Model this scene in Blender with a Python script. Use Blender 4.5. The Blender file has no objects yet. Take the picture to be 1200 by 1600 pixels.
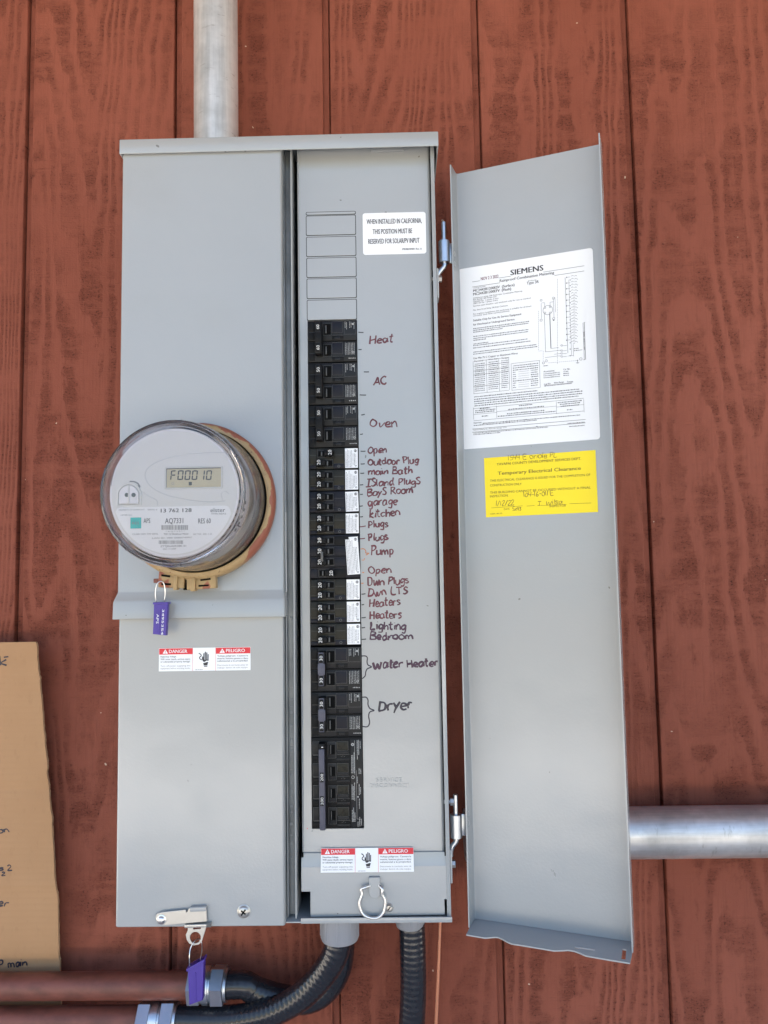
import bpy, bmesh, math, random
from mathutils import Vector, Matrix
random.seed(7)
S = bpy.context.scene
C = S.collection

# ------------------------------------------------------------------ camera
ZC = 1.45                       # camera height above the ground
CAM_D = 0.992                   # distance of the lens from the siding
FPX = 1200.0                    # focal length in pixels of the 1200 x 1600 photograph
YAW, PITCH, ROLL = -0.0167, 0.081, -0.0165

def _axes():
    cy, sy, cp, sp = math.cos(YAW), math.sin(YAW), math.cos(PITCH), math.sin(PITCH)
    w = Vector((sy * cp, cy * cp, sp)); r = Vector((cy, -sy, 0)); u = r.cross(w)
    cr, sr = math.cos(ROLL), math.sin(ROLL)
    return cr * r + sr * u, -sr * r + cr * u, w
AR, AU, AW = _axes()
CAMP = Vector((0, -CAM_D, ZC))
cam = bpy.data.cameras.new('camera')
cam.sensor_fit = 'VERTICAL'; cam.sensor_height = 24.0; cam.lens = FPX / 1600 * 24.0
cam.clip_start = 0.02; cam.clip_end = 500
camo = bpy.data.objects.new('camera', cam); C.objects.link(camo)
M3 = Matrix((AR, AU, -AW)).transposed()
camo.matrix_world = Matrix.Translation(CAMP) @ M3.to_4x4()
S.camera = camo

# ------------------------------------------------------------------ light: open shade under an added, unseen overhang, sunlit yard in front
SUN_EL, SUN_AZ = math.radians(48), math.radians(20)      # azimuth: from +Y (behind the wall) towards -X
sd = Vector((-math.sin(SUN_AZ) * math.cos(SUN_EL), math.cos(SUN_AZ) * math.cos(SUN_EL), math.sin(SUN_EL)))
sl = bpy.data.lights.new('sun', 'SUN'); sl.energy = 5; sl.angle = math.radians(0.53); sl.color = (1, .95, .88)
so = bpy.data.objects.new('sun', sl); C.objects.link(so)
so.rotation_euler = sd.to_track_quat('Z', 'Y').to_euler(); so.location = (0, 0, 6)
wd = bpy.data.worlds.new('World'); S.world = wd; wd.use_nodes = True
nt = wd.node_tree
sky = nt.nodes.new('ShaderNodeTexSky'); sky.sky_type = 'NISHITA'; sky.sun_disc = False
sky.sun_elevation = SUN_EL; sky.sun_rotation = math.atan2(sd.x, sd.y); sky.dust_density = 2.0
nt.links.new(sky.outputs[0], nt.nodes['Background'].inputs[0])
nt.nodes['Background'].inputs[1].default_value = 0.075
S.view_settings.view_transform = 'Standard'; S.view_settings.look = 'None'
S.view_settings.gamma = 1; S.view_settings.use_curve_mapping = False
S.view_settings.exposure = 2.68
S.cycles.use_denoising = True
S.cycles.max_bounces = 14; S.cycles.transmission_bounces = 12; S.cycles.transparent_max_bounces = 12
S.cycles.sample_clamp_indirect = 8

# ------------------------------------------------------------------ frames: u right, v up, w towards the viewer
class Frame:
    def __init__(s, o, ex, ey):
        s.o, s.ex, s.ey = Vector(o), Vector(ex).normalized(), Vector(ey).normalized()
        s.n = s.ex.cross(s.ey)
    def p(s, u, v, w=0.0): return s.o + u * s.ex + v * s.ey + w * s.n
    def hit(s, px, py, w=0.0):
        r = (px - 600) / FPX * AR - (py - 800) / FPX * AU + AW
        t = (s.p(0, 0, w) - CAMP).dot(s.n) / r.dot(s.n)
        q = CAMP + t * r - s.o
        return q.dot(s.ex), q.dot(s.ey)
W = Frame((0, 0, ZC), (1, 0, 0), (0, 0, 1))          # w = distance from the siding
def hx(px, py, d): return W.hit(px, py, d)[0]
def hz(px, py, d): return W.hit(px, py, d)[1]
def k_at(d): return (CAM_D - d) / FPX                 # metres per photo pixel at distance d from the siding

# ------------------------------------------------------------------ materials
def mat(name, col, rough=.5, metal=0.0, spec=.5, **kw):
    m = bpy.data.materials.new(name); m.use_nodes = True
    b = m.node_tree.nodes['Principled BSDF']
    b.inputs['Base Color'].default_value = (*col, 1); b.inputs['Roughness'].default_value = rough
    b.inputs['Metallic'].default_value = metal; b.inputs['Specular IOR Level'].default_value = spec
    for k, v in kw.items(): b.inputs[k.replace('_', ' ')].default_value = v
    return m
class NT:
    """small node-graph helper"""
    def __init__(s, m): s.t = m.node_tree; s.b = s.t.nodes['Principled BSDF']
    def n(s, ty, ins=None, **at):
        x = s.t.nodes.new(ty)
        for k, v in at.items(): setattr(x, k, v)
        for k, v in (ins or {}).items():
            if hasattr(v, 'node'): s.t.links.new(v, x.inputs[k])
            else: x.inputs[k].default_value = v
        return x
    def co(s): return s.n('ShaderNodeTexCoord').outputs['Object']
    def map(s, v, sc): return s.n('ShaderNodeMapping', {'Vector': v, 'Scale': sc}).outputs[0]
    def noise(s, v, scale=1., detail=3., rough=.55, dist=0.):
        return s.n('ShaderNodeTexNoise', {'Vector': v, 'Scale': scale, 'Detail': detail, 'Roughness': rough, 'Distortion': dist}).outputs[0]
    def ma(s, op, a, b=0., c=0., clamp=False):
        x = s.n('ShaderNodeMath', operation=op, use_clamp=clamp)
        for i, v in enumerate((a, b, c)):
            if hasattr(v, 'node'): s.t.links.new(v, x.inputs[i])
            else: x.inputs[i].default_value = v
        return x.outputs[0]
    def ss(s, v, a, b):
        return s.n('ShaderNodeMapRange', {'Value': v, 'From Min': a, 'From Max': b}, interpolation_type='SMOOTHSTEP').outputs[0]
    def mix(s, f, a, b):
        x = s.n('ShaderNodeMix', data_type='RGBA')
        for i, v in ((0, f), (6, a), (7, b)):
            if hasattr(v, 'node'): s.t.links.new(v, x.inputs[i])
            else: x.inputs[i].default_value = (*v, 1) if isinstance(v, tuple) else v
        return x.outputs[2]
    def set(s, k, v): s.t.links.new(v, s.b.inputs[k])
    def bump(s, h, strength=.3, dist=.001):
        s.set('Normal', s.n('ShaderNodeBump', {'Height': h, 'Strength': strength, 'Distance': dist}).outputs[0])

def speckle(m, amount=.05, scale=30, rough=(.35, .45), peel=0.0, pscale=900):
    g = NT(m); c = g.co(); base = tuple(g.b.inputs['Base Color'].default_value)[:3]
    n1 = g.noise(c, scale, 4)
    lo = tuple(x * (1 - amount) for x in base); hi = tuple(min(1, x * (1 + amount)) for x in base)
    g.set('Base Color', g.mix(n1, lo, hi))
    g.set('Roughness', g.n('ShaderNodeMapRange', {'Value': g.noise(c, scale * 2.3, 3), 'To Min': rough[0], 'To Max': rough[1]}).outputs[0])
    if peel: g.bump(g.noise(c, pscale, 2), peel, .0006)
    return m

M = {}
def m_grey():
    m = mat('grey_paint', (.345, .36, .365), .25, spec=.7); g = NT(m); c = g.co()
    big = g.noise(c, 7, 4, .55)
    col = g.mix(big, (.322, .334, .336), (.342, .353, .353))
    sm = g.ma('MULTIPLY', g.ss(g.noise(g.map(c, (14, 14, 20)), 1, 3, .5), .45, .85), .25)          # smudges
    col = g.mix(sm, col, (.30, .31, .30))
    rub = g.ma('MULTIPLY', g.ss(g.noise(g.map(c, (28, 28, 520)), 1, 2, .5), .66, .74), g.ss(g.noise(c, 9, 2, .5), .60, .74))
    col = g.mix(g.ma('MULTIPLY', rub, .12), col, (.47, .48, .47))                                    # chalky rubs
    dot = g.ss(g.noise(c, 130, 1, .4), .82, .835)
    col = g.mix(g.ma('MULTIPLY', dot, .7), col, (.12, .11, .10))
    g.set('Base Color', col)
    r = g.n('ShaderNodeMapRange', {'Value': g.noise(c, 16, 4, .6), 'To Min': .15, 'To Max': .24}).outputs[0]
    g.set('Roughness', g.ma('ADD', r, g.ma('MULTIPLY', sm, .25)))
    h = g.ma('ADD', g.noise(c, 330, 2, .5), g.ma('MULTIPLY', g.noise(c, 11, 2, .5), 14.0))
    g.bump(h, .12, .0007)
    return m
M['grey'] = m_grey()
M['grey_edge'] = mat('grey_paint_plain', (.40, .41, .405), .42)
M['white'] = speckle(mat('white_vinyl', (.78, .79, .80), .35), .02, 40, (.3, .4), .25, 45)
M['num'] = mat('moulded_number_paint', (.62, .62, .60), .5)
M['ink'] = mat('black_ink', (.03, .03, .034), .5)
M['red'] = mat('red_ink', (.62, .018, .03), .4)
M['yellow'] = speckle(mat('yellow_paper', (.84, .66, .006), .55), .03, 60, (.45, .6), .3, 40)
M['pen'] = mat('brown_pen', (.16, .11, .015), .6)
M['print_brown'] = mat('dark_print_on_yellow', (.14, .10, .008), .6)
M['stamp'] = mat('date_stamp_ink', (.16, .05, .07), .6)
M['black'] = speckle(mat('black_plastic', (.0075, .0075, .008), .5, spec=.15), .25, 120, (.42, .6), .05, 1500)
M['black2'] = speckle(mat('black_plastic_panel', (.0135, .014, .0155), .45, spec=.2), .2, 150, (.3, .45), .05, 1500)
M['brown_black'] = speckle(mat('brownish_black_plastic', (.0155, .0145, .010), .42, spec=.22), .25, 90, (.34, .5))
M['navy_black'] = speckle(mat('bluish_black_plastic', (.0095, .010, .0155), .45, spec=.2), .2, 90, (.38, .55))
M['slot'] = mat('dark_slot', (.003, .003, .003), .8, spec=.1)
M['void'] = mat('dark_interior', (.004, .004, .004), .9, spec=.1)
M['bargrey'] = speckle(mat('grey_handle_plastic', (.075, .075, .10), .45, spec=.35), .2, 200, (.36, .52))
M['label_grey'] = mat('embossed_grey_print', (.33, .33, .32), .5)
M['edge_grey'] = mat('moulded_edge', (.085, .085, .083), .45)
M['marker'] = speckle(mat('marker_maroon', (.105, .021, .031), .5), .6, 90, (.4, .6))
M['marker_dark'] = speckle(mat('marker_dark_purple', (.045, .013, .035), .45), .5, 55, (.35, .5))
M['marker_black'] = mat('marker_black', (.016, .012, .026), .4)
M['marker_orange'] = mat('marker_faded_orange', (.42, .15, .06), .5)
M['purple'] = speckle(mat('purple_plastic', (.055, .028, .26), .38), .08, 80, (.3, .42))
M['steel'] = speckle(mat('bright_steel', (.72, .72, .70), .3, 1.0), .06, 120, (.22, .4))
M['zinc'] = speckle(mat('zinc_plate', (.50, .53, .57), .34, 1.0), .10, 150, (.24, .42))
M['satin'] = speckle(mat('satin_nickel_latch', (.50, .49, .465), .4, .85), .05, 150, (.32, .45))
M['fleck'] = mat('channel_fleck', (.27, .28, .28), .5)
M['teal'] = mat('teal_ink', (.03, .42, .38), .5)
M['meter_label'] = speckle(mat('meter_face_label', (.70, .695, .68), .4), .02, 60, (.35, .45))
M['face'] = speckle(mat('meter_face_plastic', (.60, .59, .555), .45), .015, 30, (.4, .5))
M['skirt'] = speckle(mat('meter_skirt_plastic', (.66, .64, .635), .3), .10, 40, (.22, .38))
M['bronze_reflect'] = speckle(mat('painted_bronze_reflection', (.36, .29, .20), .32, .5), .45, 26, (.2, .42))  # bronze tone paints the reflections seen in the meter's side
M['face_line'] = mat('face_moulding_line', (.50, .50, .49), .45)
M['lcd'] = speckle(mat('lcd_glass', (.46, .39, .235), .22), .05, 120, (.15, .25))
M['lcd_frame'] = mat('lcd_frame', (.55, .54, .50), .4)
M['lcd_ink'] = mat('lcd_segment', (.045, .04, .03), .4)
M['print_grey'] = mat('grey_print', (.20, .20, .20), .5)
M['print_dark'] = mat('dark_grey_print', (.085, .085, .09), .5)
M['print_light'] = mat('pale_grey_print', (.38, .38, .39), .5)
M['dot_grey'] = mat('port_lens', (.06, .065, .06), .3)
M['cream'] = speckle(mat('connector_grey_plastic', (.25, .255, .275), .42), .08, 60, (.34, .5))
M['copper'] = speckle(mat('copper_wire', (.80, .36, .22), .35, .7), .1, 200, (.3, .45))

def m_glass():
    m = mat('clear_meter_cover', (.93, .92, .95), .04)
    b = m.node_tree.nodes['Principled BSDF']
    b.inputs['Transmission Weight'].default_value = 1; b.inputs['IOR'].default_value = 1.32
    return m
M['glass'] = m_glass()
def m_haze():
    m = m_glass(); m.name = 'hazy_cover_side'; g = NT(m); out = g.t.nodes['Material Output']
    d = g.n('ShaderNodeBsdfDiffuse', {'Color': (.60, .57, .58, 1)}); tr = g.n('ShaderNodeBsdfTranslucent', {'Color': (.62, .58, .58, 1)})
    a = g.n('ShaderNodeMixShader', {0: .45, 1: d.outputs[0], 2: tr.outputs[0]})
    fac = g.n('ShaderNodeMapRange', {'Value': g.noise(g.map(g.co(), (20, 20, 20)), 1, 3), 'To Min': .02, 'To Max': .11}).outputs[0]
    g.t.links.new(g.n('ShaderNodeMixShader', {0: fac, 1: g.b.outputs[0], 2: a.outputs[0]}).outputs[0], out.inputs[0])
    return m
M['glass_side'] = m_haze()

def m_galv(name, axis, base=(.72, .73, .74), r=(.22, .42), metal=1.0):
    m = mat(name, base, .3, metal); g = NT(m); c = g.co()
    sc = [60, 60, 60]; sc[axis] = 3
    st = g.noise(g.map(c, tuple(sc)), 1, 5, .65)
    sc2 = [46, 46, 46]; sc2[axis] = 160
    cross = g.noise(g.map(c, tuple(sc2)), 1, 3, .7)
    pt = g.noise(c, 22, 4, .6)
    v = g.ma('ADD', g.ma('MULTIPLY', st, .55), g.ma('MULTIPLY', pt, .45))
    dark = g.ss(cross, .60, .72)
    colr = g.mix(g.ss(v, .32, .66), tuple(x * .60 for x in base), tuple(min(1, x * 1.15) for x in base))
    colr = g.mix(g.ma('MULTIPLY', dark, .45), colr, (.27, .26, .24))
    g.set('Base Color', colr)
    g.set('Roughness', g.n('ShaderNodeMapRange', {'Value': v, 'From Min': .3, 'From Max': .7, 'To Min': r[1], 'To Max': r[0]}).outputs[0])
    g.bump(g.ma('ADD', st, g.ma('MULTIPLY', cross, .5)), .16, .0006)
    return m
M['galv_v'] = m_galv('galvanised_vertical', 2, (.68, .69, .67), (.36, .55), .62)
M['galv_h'] = m_galv('galvanised_horizontal', 0, (.60, .60, .60), (.34, .52), .7)
M['galv_s'] = m_galv('galvanised_sheet', 2, (.26, .275, .28), (.42, .6), .45)

def m_wall():
    m = mat('red_stained_plywood', (.25, .075, .05), .62, spec=.1); g = NT(m); c = g.co()
    h = g.noise(g.map(c, (5.6, 1, .62)), 1, 2.0, .45, .15)
    sepx = g.n('ShaderNodeSeparateXYZ', {0: c}).outputs
    ph = g.ma('ADD', g.ma('MULTIPLY', h, 30), g.ma('MULTIPLY', sepx[0], 22))      # growth rings, counted in rings
    ph = g.ma('ADD', ph, g.ma('MULTIPLY', g.noise(g.map(c, (24, 1, 10)), 1, 3, .6), 1.7))
    ph = g.ma('ADD', ph, g.ma('MULTIPLY', g.noise(g.map(c, (170, 1, 110)), 1, 4, .7), .55))
    fr = g.ma('FRACT', ph)
    late = g.ma('MULTIPLY', g.ss(fr, .18, .58), g.ma('SUBTRACT', 1.0, g.ss(fr, .80, 1.0)))
    rows = g.ss(g.noise(g.map(c, (12, 1, 48)), 1, 4, .7), .34, .57)                  # saw rows: grain shows row by row
    patch = g.ss(g.noise(g.map(c, (6, 1, 6)), 1, 4, .65), .34, .60)
    brist = g.ss(g.noise(g.map(c, (170, 1, 480)), 1, 4, .75), .34, .60)
    dark = g.ma('MULTIPLY', g.ma('MULTIPLY', late, g.ma('ADD', g.ma('MULTIPLY', rows, .70), .18)), g.ma('MULTIPLY', g.ma('ADD', g.ma('MULTIPLY', patch, .8), .2), g.ma('ADD', g.ma('MULTIPLY', brist, .45), .55)))
    sp = g.noise(g.map(c, (330, 1, 430)), 1, 3, .65)
    specks = g.ma('MULTIPLY', g.ss(sp, .55, .66), dark)
    hair = g.ss(g.noise(g.map(c, (20, 1, 620)), 1, 3, .65), .56, .72)
    big = g.noise(g.map(c, (2.6, 1, 1.5)), 1, 5, .6)
    mot = g.noise(g.map(c, (36, 1, 30)), 1, 5, .65)
    col = g.mix(g.ss(big, .3, .7), (.212, .063, .039), (.272, .087, .056))
    col = g.mix(g.ma('MULTIPLY', g.ss(mot, .45, .75), .25), col, (.175, .047, .029))
    col = g.mix(g.ma('MULTIPLY', dark, .70), col, (.105, .030, .0185))
    col = g.mix(g.ma('MULTIPLY', specks, 1.0, clamp=True), col, (.030, .010, .008))
    col = g.mix(g.ma('MULTIPLY', hair, .10), col, (.13, .036, .024))
    vg = g.noise(g.map(c, (330, 1, 14)), 1, 4, .65)                          # fine vertical fibres
    col = g.mix(g.ma('MULTIPLY', g.ss(vg, .50, .70), .22), col, (.125, .035, .021))
    lite = g.ma('MULTIPLY', g.ss(g.noise(g.map(c, (190, 1, 520)), 1, 3, .7), .60, .72), g.ss(g.noise(g.map(c, (5, 1, 6)), 1, 3, .6), .44, .7))
    col = g.mix(g.ma('MULTIPLY', lite, .25), col, (.42, .20, .155))
    white = g.ss(g.noise(c, 95, 1, .4), .800, .815)
    col = g.mix(g.ma('MULTIPLY', white, .8), col, (.62, .48, .36))
    g.set('Base Color', col)
    hgt = g.ma('SUBTRACT', g.ma('MULTIPLY', g.noise(g.map(c, (300, 1, 520)), 1, 4, .7), .6), g.ma('ADD', g.ma('MULTIPLY', dark, .9), g.ma('MULTIPLY', specks, .7)))
    hgt = g.ma('SUBTRACT', hgt, g.ma('ADD', g.ma('MULTIPLY', hair, .3), g.ma('MULTIPLY', vg, .7)))
    g.bump(hgt, .7, .0013)
    g.set('Roughness', g.n('ShaderNodeMapRange', {'Value': dark, 'To Min': .6, 'To Max': .85}).outputs[0])
    return m
M['wall'] = m_wall()

def m_brownpipe():
    m = mat('brown_painted_conduit', (.20, .062, .042), .5); g = NT(m); c = g.co()
    n = g.noise(g.map(c, (30, 60, 60)), 1, 5, .6)
    col = g.mix(g.ss(n, .32, .68), (.105, .031, .020), (.185, .056, .037))
    chip = g.ss(g.noise(g.map(c, (60, 110, 110)), 1, 2, .5), .79, .80)
    col = g.mix(chip, col, (.62, .50, .42)); g.set('Base Color', col); g.bump(n, .15, .001)
    return m
M['brownpipe'] = m_brownpipe()

def m_ring():
    m = mat('half_painted_meter_ring', (.30, .09, .05), .5); g = NT(m); c = g.co()
    s = g.n('ShaderNodeSeparateXYZ', {0: c}).outputs
    r = g.ma('SQRT', g.ma('ADD', g.ma('MULTIPLY', s[0], s[0]), g.ma('MULTIPLY', s[2], s[2])))
    n = g.noise(c, 26, 3, .6); nf = g.noise(c, 220, 3, .7)
    e = g.ma('ADD', g.ma('SUBTRACT', .0853, r), g.ma('MULTIPLY', g.ma('SUBTRACT', n, .5), .022))
    e = g.ma('ADD', e, g.ma('MULTIPLY', g.ma('SUBTRACT', nf, .5), .003))
    low = g.ss(s[2], -.062, -.076)                      # bare at the bottom, by the clasp
    f = g.ma('MAXIMUM', g.ss(e, -.0004, .0004), low)
    tan = g.mix(g.noise(c, 90, 3), (.27, .175, .080), (.46, .33, .165))
    pits = g.ss(g.noise(c, 330, 2), .66, .70)
    tan = g.mix(pits, tan, (.12, .06, .03))
    g.set('Base Color', g.mix(f, (.27, .085, .05), tan))
    g.bump(g.ma('ADD', n, nf), .3, .0008)
    return m
M['ring'] = m_ring()
def m_tan():
    m = mat('bare_tan_clasp', (.50, .36, .19), .5, .2); g = NT(m); c = g.co()
    col = g.mix(g.noise(c, 80, 3), (.25, .16, .070), (.43, .31, .155))
    col = g.mix(g.ss(g.noise(c, 45, 2), .60, .64), col, (.27, .085, .05)); g.set('Base Color', col)
    return m
M['tan'] = m_tan()

def m_card():
    m = mat('corrugated_cardboard', (.42, .26, .14), .8, spec=.2); g = NT(m); c = g.co()
    s = g.n('ShaderNodeSeparateXYZ', {0: c}).outputs
    flute = g.ma('SINE', g.ma('MULTIPLY', s[2], 2 * math.pi / .0075))
    n = g.noise(c, 14, 5, .6); f = g.noise(g.map(c, (120, 1, 60)), 1, 3, .7)
    col = g.mix(n, (.355, .198, .098), (.445, .262, .138))
    col = g.mix(g.ma('MULTIPLY', g.ma('MULTIPLY', g.ss(flute, -.2, 1), g.ss(n, .35, .7)), .10), col, (.28, .165, .085))
    col = g.mix(g.ma('MULTIPLY', g.ss(f, .55, .7), .15), col, (.25, .14, .07)); g.set('Base Color', col)
    g.bump(g.ma('ADD', g.ma('MULTIPLY', flute, .22), g.ma('ADD', f, g.ma('MULTIPLY', n, 1.5))), .25, .0009)
    return m
M['card'] = m_card()
M['card_edge'] = mat('torn_cardboard_edge', (.47, .31, .18), .9, spec=.1)
def m_flex():
    m = mat('dark_flex_conduit', (.022, .024, .031), .3); g = NT(m); c = g.co()
    n = g.noise(c, 45, 4, .6); g.set('Base Color', g.mix(n, (.008, .0088, .0125), (.018, .0195, .025)))
    g.set('Roughness', g.n('ShaderNodeMapRange', {'Value': n, 'To Min': .14, 'To Max': .28}).outputs[0])
    return m
M['flex'] = m_flex()
def m_ground():
    m = mat('pale_gravel_yard', (.42, .36, .29), .9, spec=.1); g = NT(m); c = g.co()
    n = g.noise(c, 3, 6, .6); f = g.noise(c, 60, 4, .7)
    col = g.mix(n, (.56, .52, .46), (.70, .66, .59)); col = g.mix(g.ma('MULTIPLY', g.ss(f, .5, .7), .5), col, (.24, .20, .16))
    y = g.n('ShaderNodeSeparateXYZ', {0: c}).outputs[1]
    far = g.ss(g.ma('ADD', y, g.ma('MULTIPLY', g.ma('SUBTRACT', n, .5), 1.2)), -5.3, -5.9)
    col = g.mix(far, col, (.20, .165, .105))
    g.set('Base Color', col); g.bump(f, .5, .01)
    return m
M['ground'] = m_ground()
M['sky_block'] = speckle(mat('sky_block_stain', (.20, .085, .055), .7), .15, 5, (.6, .8))  # brown for the unseen overhang that blocks the sky

# ------------------------------------------------------------------ mesh builder
class MB:
    def __init__(s): s.v, s.f, s.m, s.mats = [], [], [], []
    def mi(s, k):
        if k not in s.mats: s.mats.append(k)
        return s.mats.index(k)
    def add(s, vs, fs, k):
        o = len(s.v); i = s.mi(k)
        s.v += [Vector(q) for q in vs]
        for f in fs: s.f.append([o + a for a in f]); s.m.append(i)
    def addbm(s, bm, k, fr=None):
        bm.verts.index_update()
        vs = [fr.p(*q.co) if fr else q.co.copy() for q in bm.verts]
        s.add(vs, [[q.index for q in f.verts] for f in bm.faces], k); bm.free()
    def box(s, fr, u0, u1, v0, v1, w0, w1, k, bev=0., seg=2, rot=0.):
        bm = bmesh.new(); bmesh.ops.create_cube(bm, size=1)
        sx, sy, sz = abs(u1 - u0), abs(v1 - v0), abs(w1 - w0)
        for q in bm.verts: q.co = Vector((q.co.x * sx, q.co.y * sy, q.co.z * sz))
        if bev: bmesh.ops.bevel(bm, geom=bm.edges[:], offset=min(bev, sx * .45, sy * .45, sz * .45), segments=seg, profile=.5, affect='EDGES')
        R = Matrix.Rotation(rot, 3, 'Z'); cc = Vector(((u0 + u1) / 2, (v0 + v1) / 2, (w0 + w1) / 2))
        for q in bm.verts: q.co = R @ q.co + cc
        s.addbm(bm, k, fr)
    def quad(s, fr, u0, u1, v0, v1, w, k):
        s.add([fr.p(u0, v0, w), fr.p(u1, v0, w), fr.p(u1, v1, w), fr.p(u0, v1, w)], [(0, 1, 2, 3)], k)
    def plate(s, fr, loops, w0, w1, k, bev=0.):
        """2D outline(s) with holes, w0..w1 thick"""
        cu = bpy.data.curves.new('tmp', 'CURVE'); cu.dimensions = '2D'; cu.fill_mode = 'BOTH'
        cu.extrude = abs(w1 - w0) / 2 - bev; cu.bevel_depth = bev; cu.bevel_resolution = 1
        if bev: cu.offset = -bev
        for L in loops:
            sp = cu.splines.new('POLY'); sp.points.add(len(L) - 1); sp.use_cyclic_u = True
            for q, (a, b) in zip(sp.points, L): q.co = (a, b, 0, 1)
        ob = bpy.data.objects.new('tmp', cu); me = ob.to_mesh()
        zc = (w0 + w1) / 2
        s.add([fr.p(q.co.x, q.co.y, q.co.z + zc) for q in me.vertices], [list(f.vertices) for f in me.polygons], k)
        ob.to_mesh_clear(); bpy.data.objects.remove(ob); bpy.data.curves.remove(cu)
    def rings(s, rings, k, caps=True, closed=False):
        n = len(rings[0]); vs = [q for r in rings for q in r]; fs = []
        N = len(rings)
        for i in range(N if closed else N - 1):
            j = (i + 1) % N
            for a in range(n):
                b = (a + 1) % n; fs.append((i * n + a, i * n + b, j * n + b, j * n + a))
        if caps and not closed: fs += [tuple(range(n))[::-1], tuple((N - 1) * n + a for a in range(n))]
        s.add(vs, fs, k)
    def tube(s, pts, r, k, n=10, caps=True, closed=False, flat=None, rfun=None):
        """round tube; flat=(normal, ratio) squashes it along normal"""
        pts = [Vector(p) for p in pts]; N = len(pts); rs = []
        up = Vector(flat[0]) if flat else None; prev = None
        for i in range(N):
            a = pts[i - 1] if (i or closed) else pts[i]; b = pts[(i + 1) % N] if (i < N - 1 or closed) else pts[i]
            t = (b - a); t = t.normalized() if t.length > 1e-9 else Vector((1, 0, 0))
            if up is not None: y = up - up.dot(t) * t; y.normalize(); x = y.cross(t); ra, rb = r, r * flat[1]
            else:
                if prev is None:
                    y = Vector((0, 0, 1)) if abs(t.z) < .9 else Vector((0, 1, 0))
                else: y = prev
                y = y - y.dot(t) * t; y.normalize(); x = y.cross(t); prev = y; ra = rb = r
            q = rfun(i) if rfun else 1
            rs.append([pts[i] + x * ra * q * math.cos(2 * math.pi * a / n) + y * rb * q * math.sin(2 * math.pi * a / n) for a in range(n)])
        s.rings(rs, k, caps, closed)
    def lathe(s, fr, u, v, prof, k, n=64, caps=False):
        """profile [(r, w)] turned about the frame normal at (u, v)"""
        rs = [[fr.p(u + r * math.cos(2 * math.pi * a / n), v + r * math.sin(2 * math.pi * a / n), w) for a in range(n)] for r, w in prof]
        s.rings(rs, k, caps)
    def text(s, fr, body, u0, u1, v, h, w, k, bold=0., rot=0., align=None, extrude=0., shear=0.):
        """text on the baseline v from u0 to u1 (u1 None: natural width), cap height h; rot turns about (u0, v)"""
        cu = bpy.data.curves.new('tmp', 'FONT'); cu.body = body; cu.size = 1; cu.resolution_u = 2; cu.offset = min(bold, 0); cu.extrude = extrude; cu.shear = shear
        ob = bpy.data.objects.new('tmp', cu); me = ob.to_mesh()
        if len(me.vertices):
            xs = [q.co.x for q in me.vertices]; x0, x1 = min(xs), max(xs); sy = h / .73
            sx = (u1 - u0) / (x1 - x0) if u1 is not None else sy
            cr, sr = math.cos(rot), math.sin(rot)
            for j, du in enumerate((0,) if bold <= 0 else (-bold, bold) if bold < .012 else (-bold, 0, bold)):
                vs = []
                for q in me.vertices:
                    a, b = (q.co.x - x0) * sx + du * sy, q.co.y * sy
                    vs.append(fr.p(u0 + a * cr - b * sr, v + a * sr + b * cr, w + q.co.z + j * .00003))
                s.add(vs, [list(f.vertices) for f in me.polygons], k)
        ob.to_mesh_clear(); bpy.data.objects.remove(ob); bpy.data.curves.remove(cu)
    def greek(s, fr, u0, u1, v, h, w, k, vert=False, word=(.9, 3.2), gap=.55):
        """a line of print too small to read"""
        a = u0
        while a < u1 - h * .5:
            L = min(h * random.uniform(*word), u1 - a)
            q = h * random.uniform(.75, 1.0)
            if vert: s.quad(fr, v, v + q, a, a + L, w, k)
            else: s.quad(fr, a, a + L, v, v + q, w, k)
            a += L + h * gap * random.uniform(.7, 1.3)
    def build(s, name, parent=None, smooth=40):
        off = Vector(root_of(parent).location) if parent else Vector((0, 0, 0))
        me = bpy.data.meshes.new(name)
        me.from_pydata([q - off for q in s.v], [], s.f)
        for k in s.mats: me.materials.append(M[k])
        me.polygons.foreach_set('material_index', s.m)
        if smooth:
            me.polygons.foreach_set('use_smooth', [True] * len(me.polygons)); me.set_sharp_from_angle(angle=math.radians(smooth))
        me.validate(); me.update()
        o = bpy.data.objects.new(name, me); C.objects.link(o)
        if parent: o.parent = parent
        return o
def root_of(o):
    while o.parent: o = o.parent
    return o
def thing(name, label, cat, loc, group=None):
    o = bpy.data.objects.new(name, None); C.objects.link(o); o.location = loc; o.empty_display_size = .03
    o['label'] = label; o['category'] = cat
    if group: o['group'] = group
    return o
def tag(o, label, cat, group=None):
    o['label'] = label; o['category'] = cat
    if group: o['group'] = group
    return o
def recentre(o, loc):
    """give a one-mesh thing its origin at loc"""
    loc = Vector(loc); o.data.transform(Matrix.Translation(-loc)); o.location = loc; return o
def crom(pts, n=5):
    pts = [Vector(p) for p in pts]; P = [2 * pts[0] - pts[1]] + pts + [2 * pts[-1] - pts[-2]]; out = []
    for i in range(1, len(P) - 2):
        a, b, c, d = P[i - 1:i + 3]
        for j in range(n):
            t = j / n
            out.append(.5 * (2 * b + (c - a) * t + (2 * a - 5 * b + 4 * c - d) * t * t + (3 * b - a - 3 * c + d) * t ** 3))
    return out + [pts[-1]]
def rrect(u0, u1, v0, v1, r, n=4):
    L = []
    for cx, cy, a0 in ((u1 - r, v1 - r, 0), (u0 + r, v1 - r, 90), (u0 + r, v0 + r, 180), (u1 - r, v0 + r, 270)):
        for i in range(n + 1):
            a = math.radians(a0 + 90 * i / n); L.append((cx + r * math.cos(a), cy + r * math.sin(a)))
    return L
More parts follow.
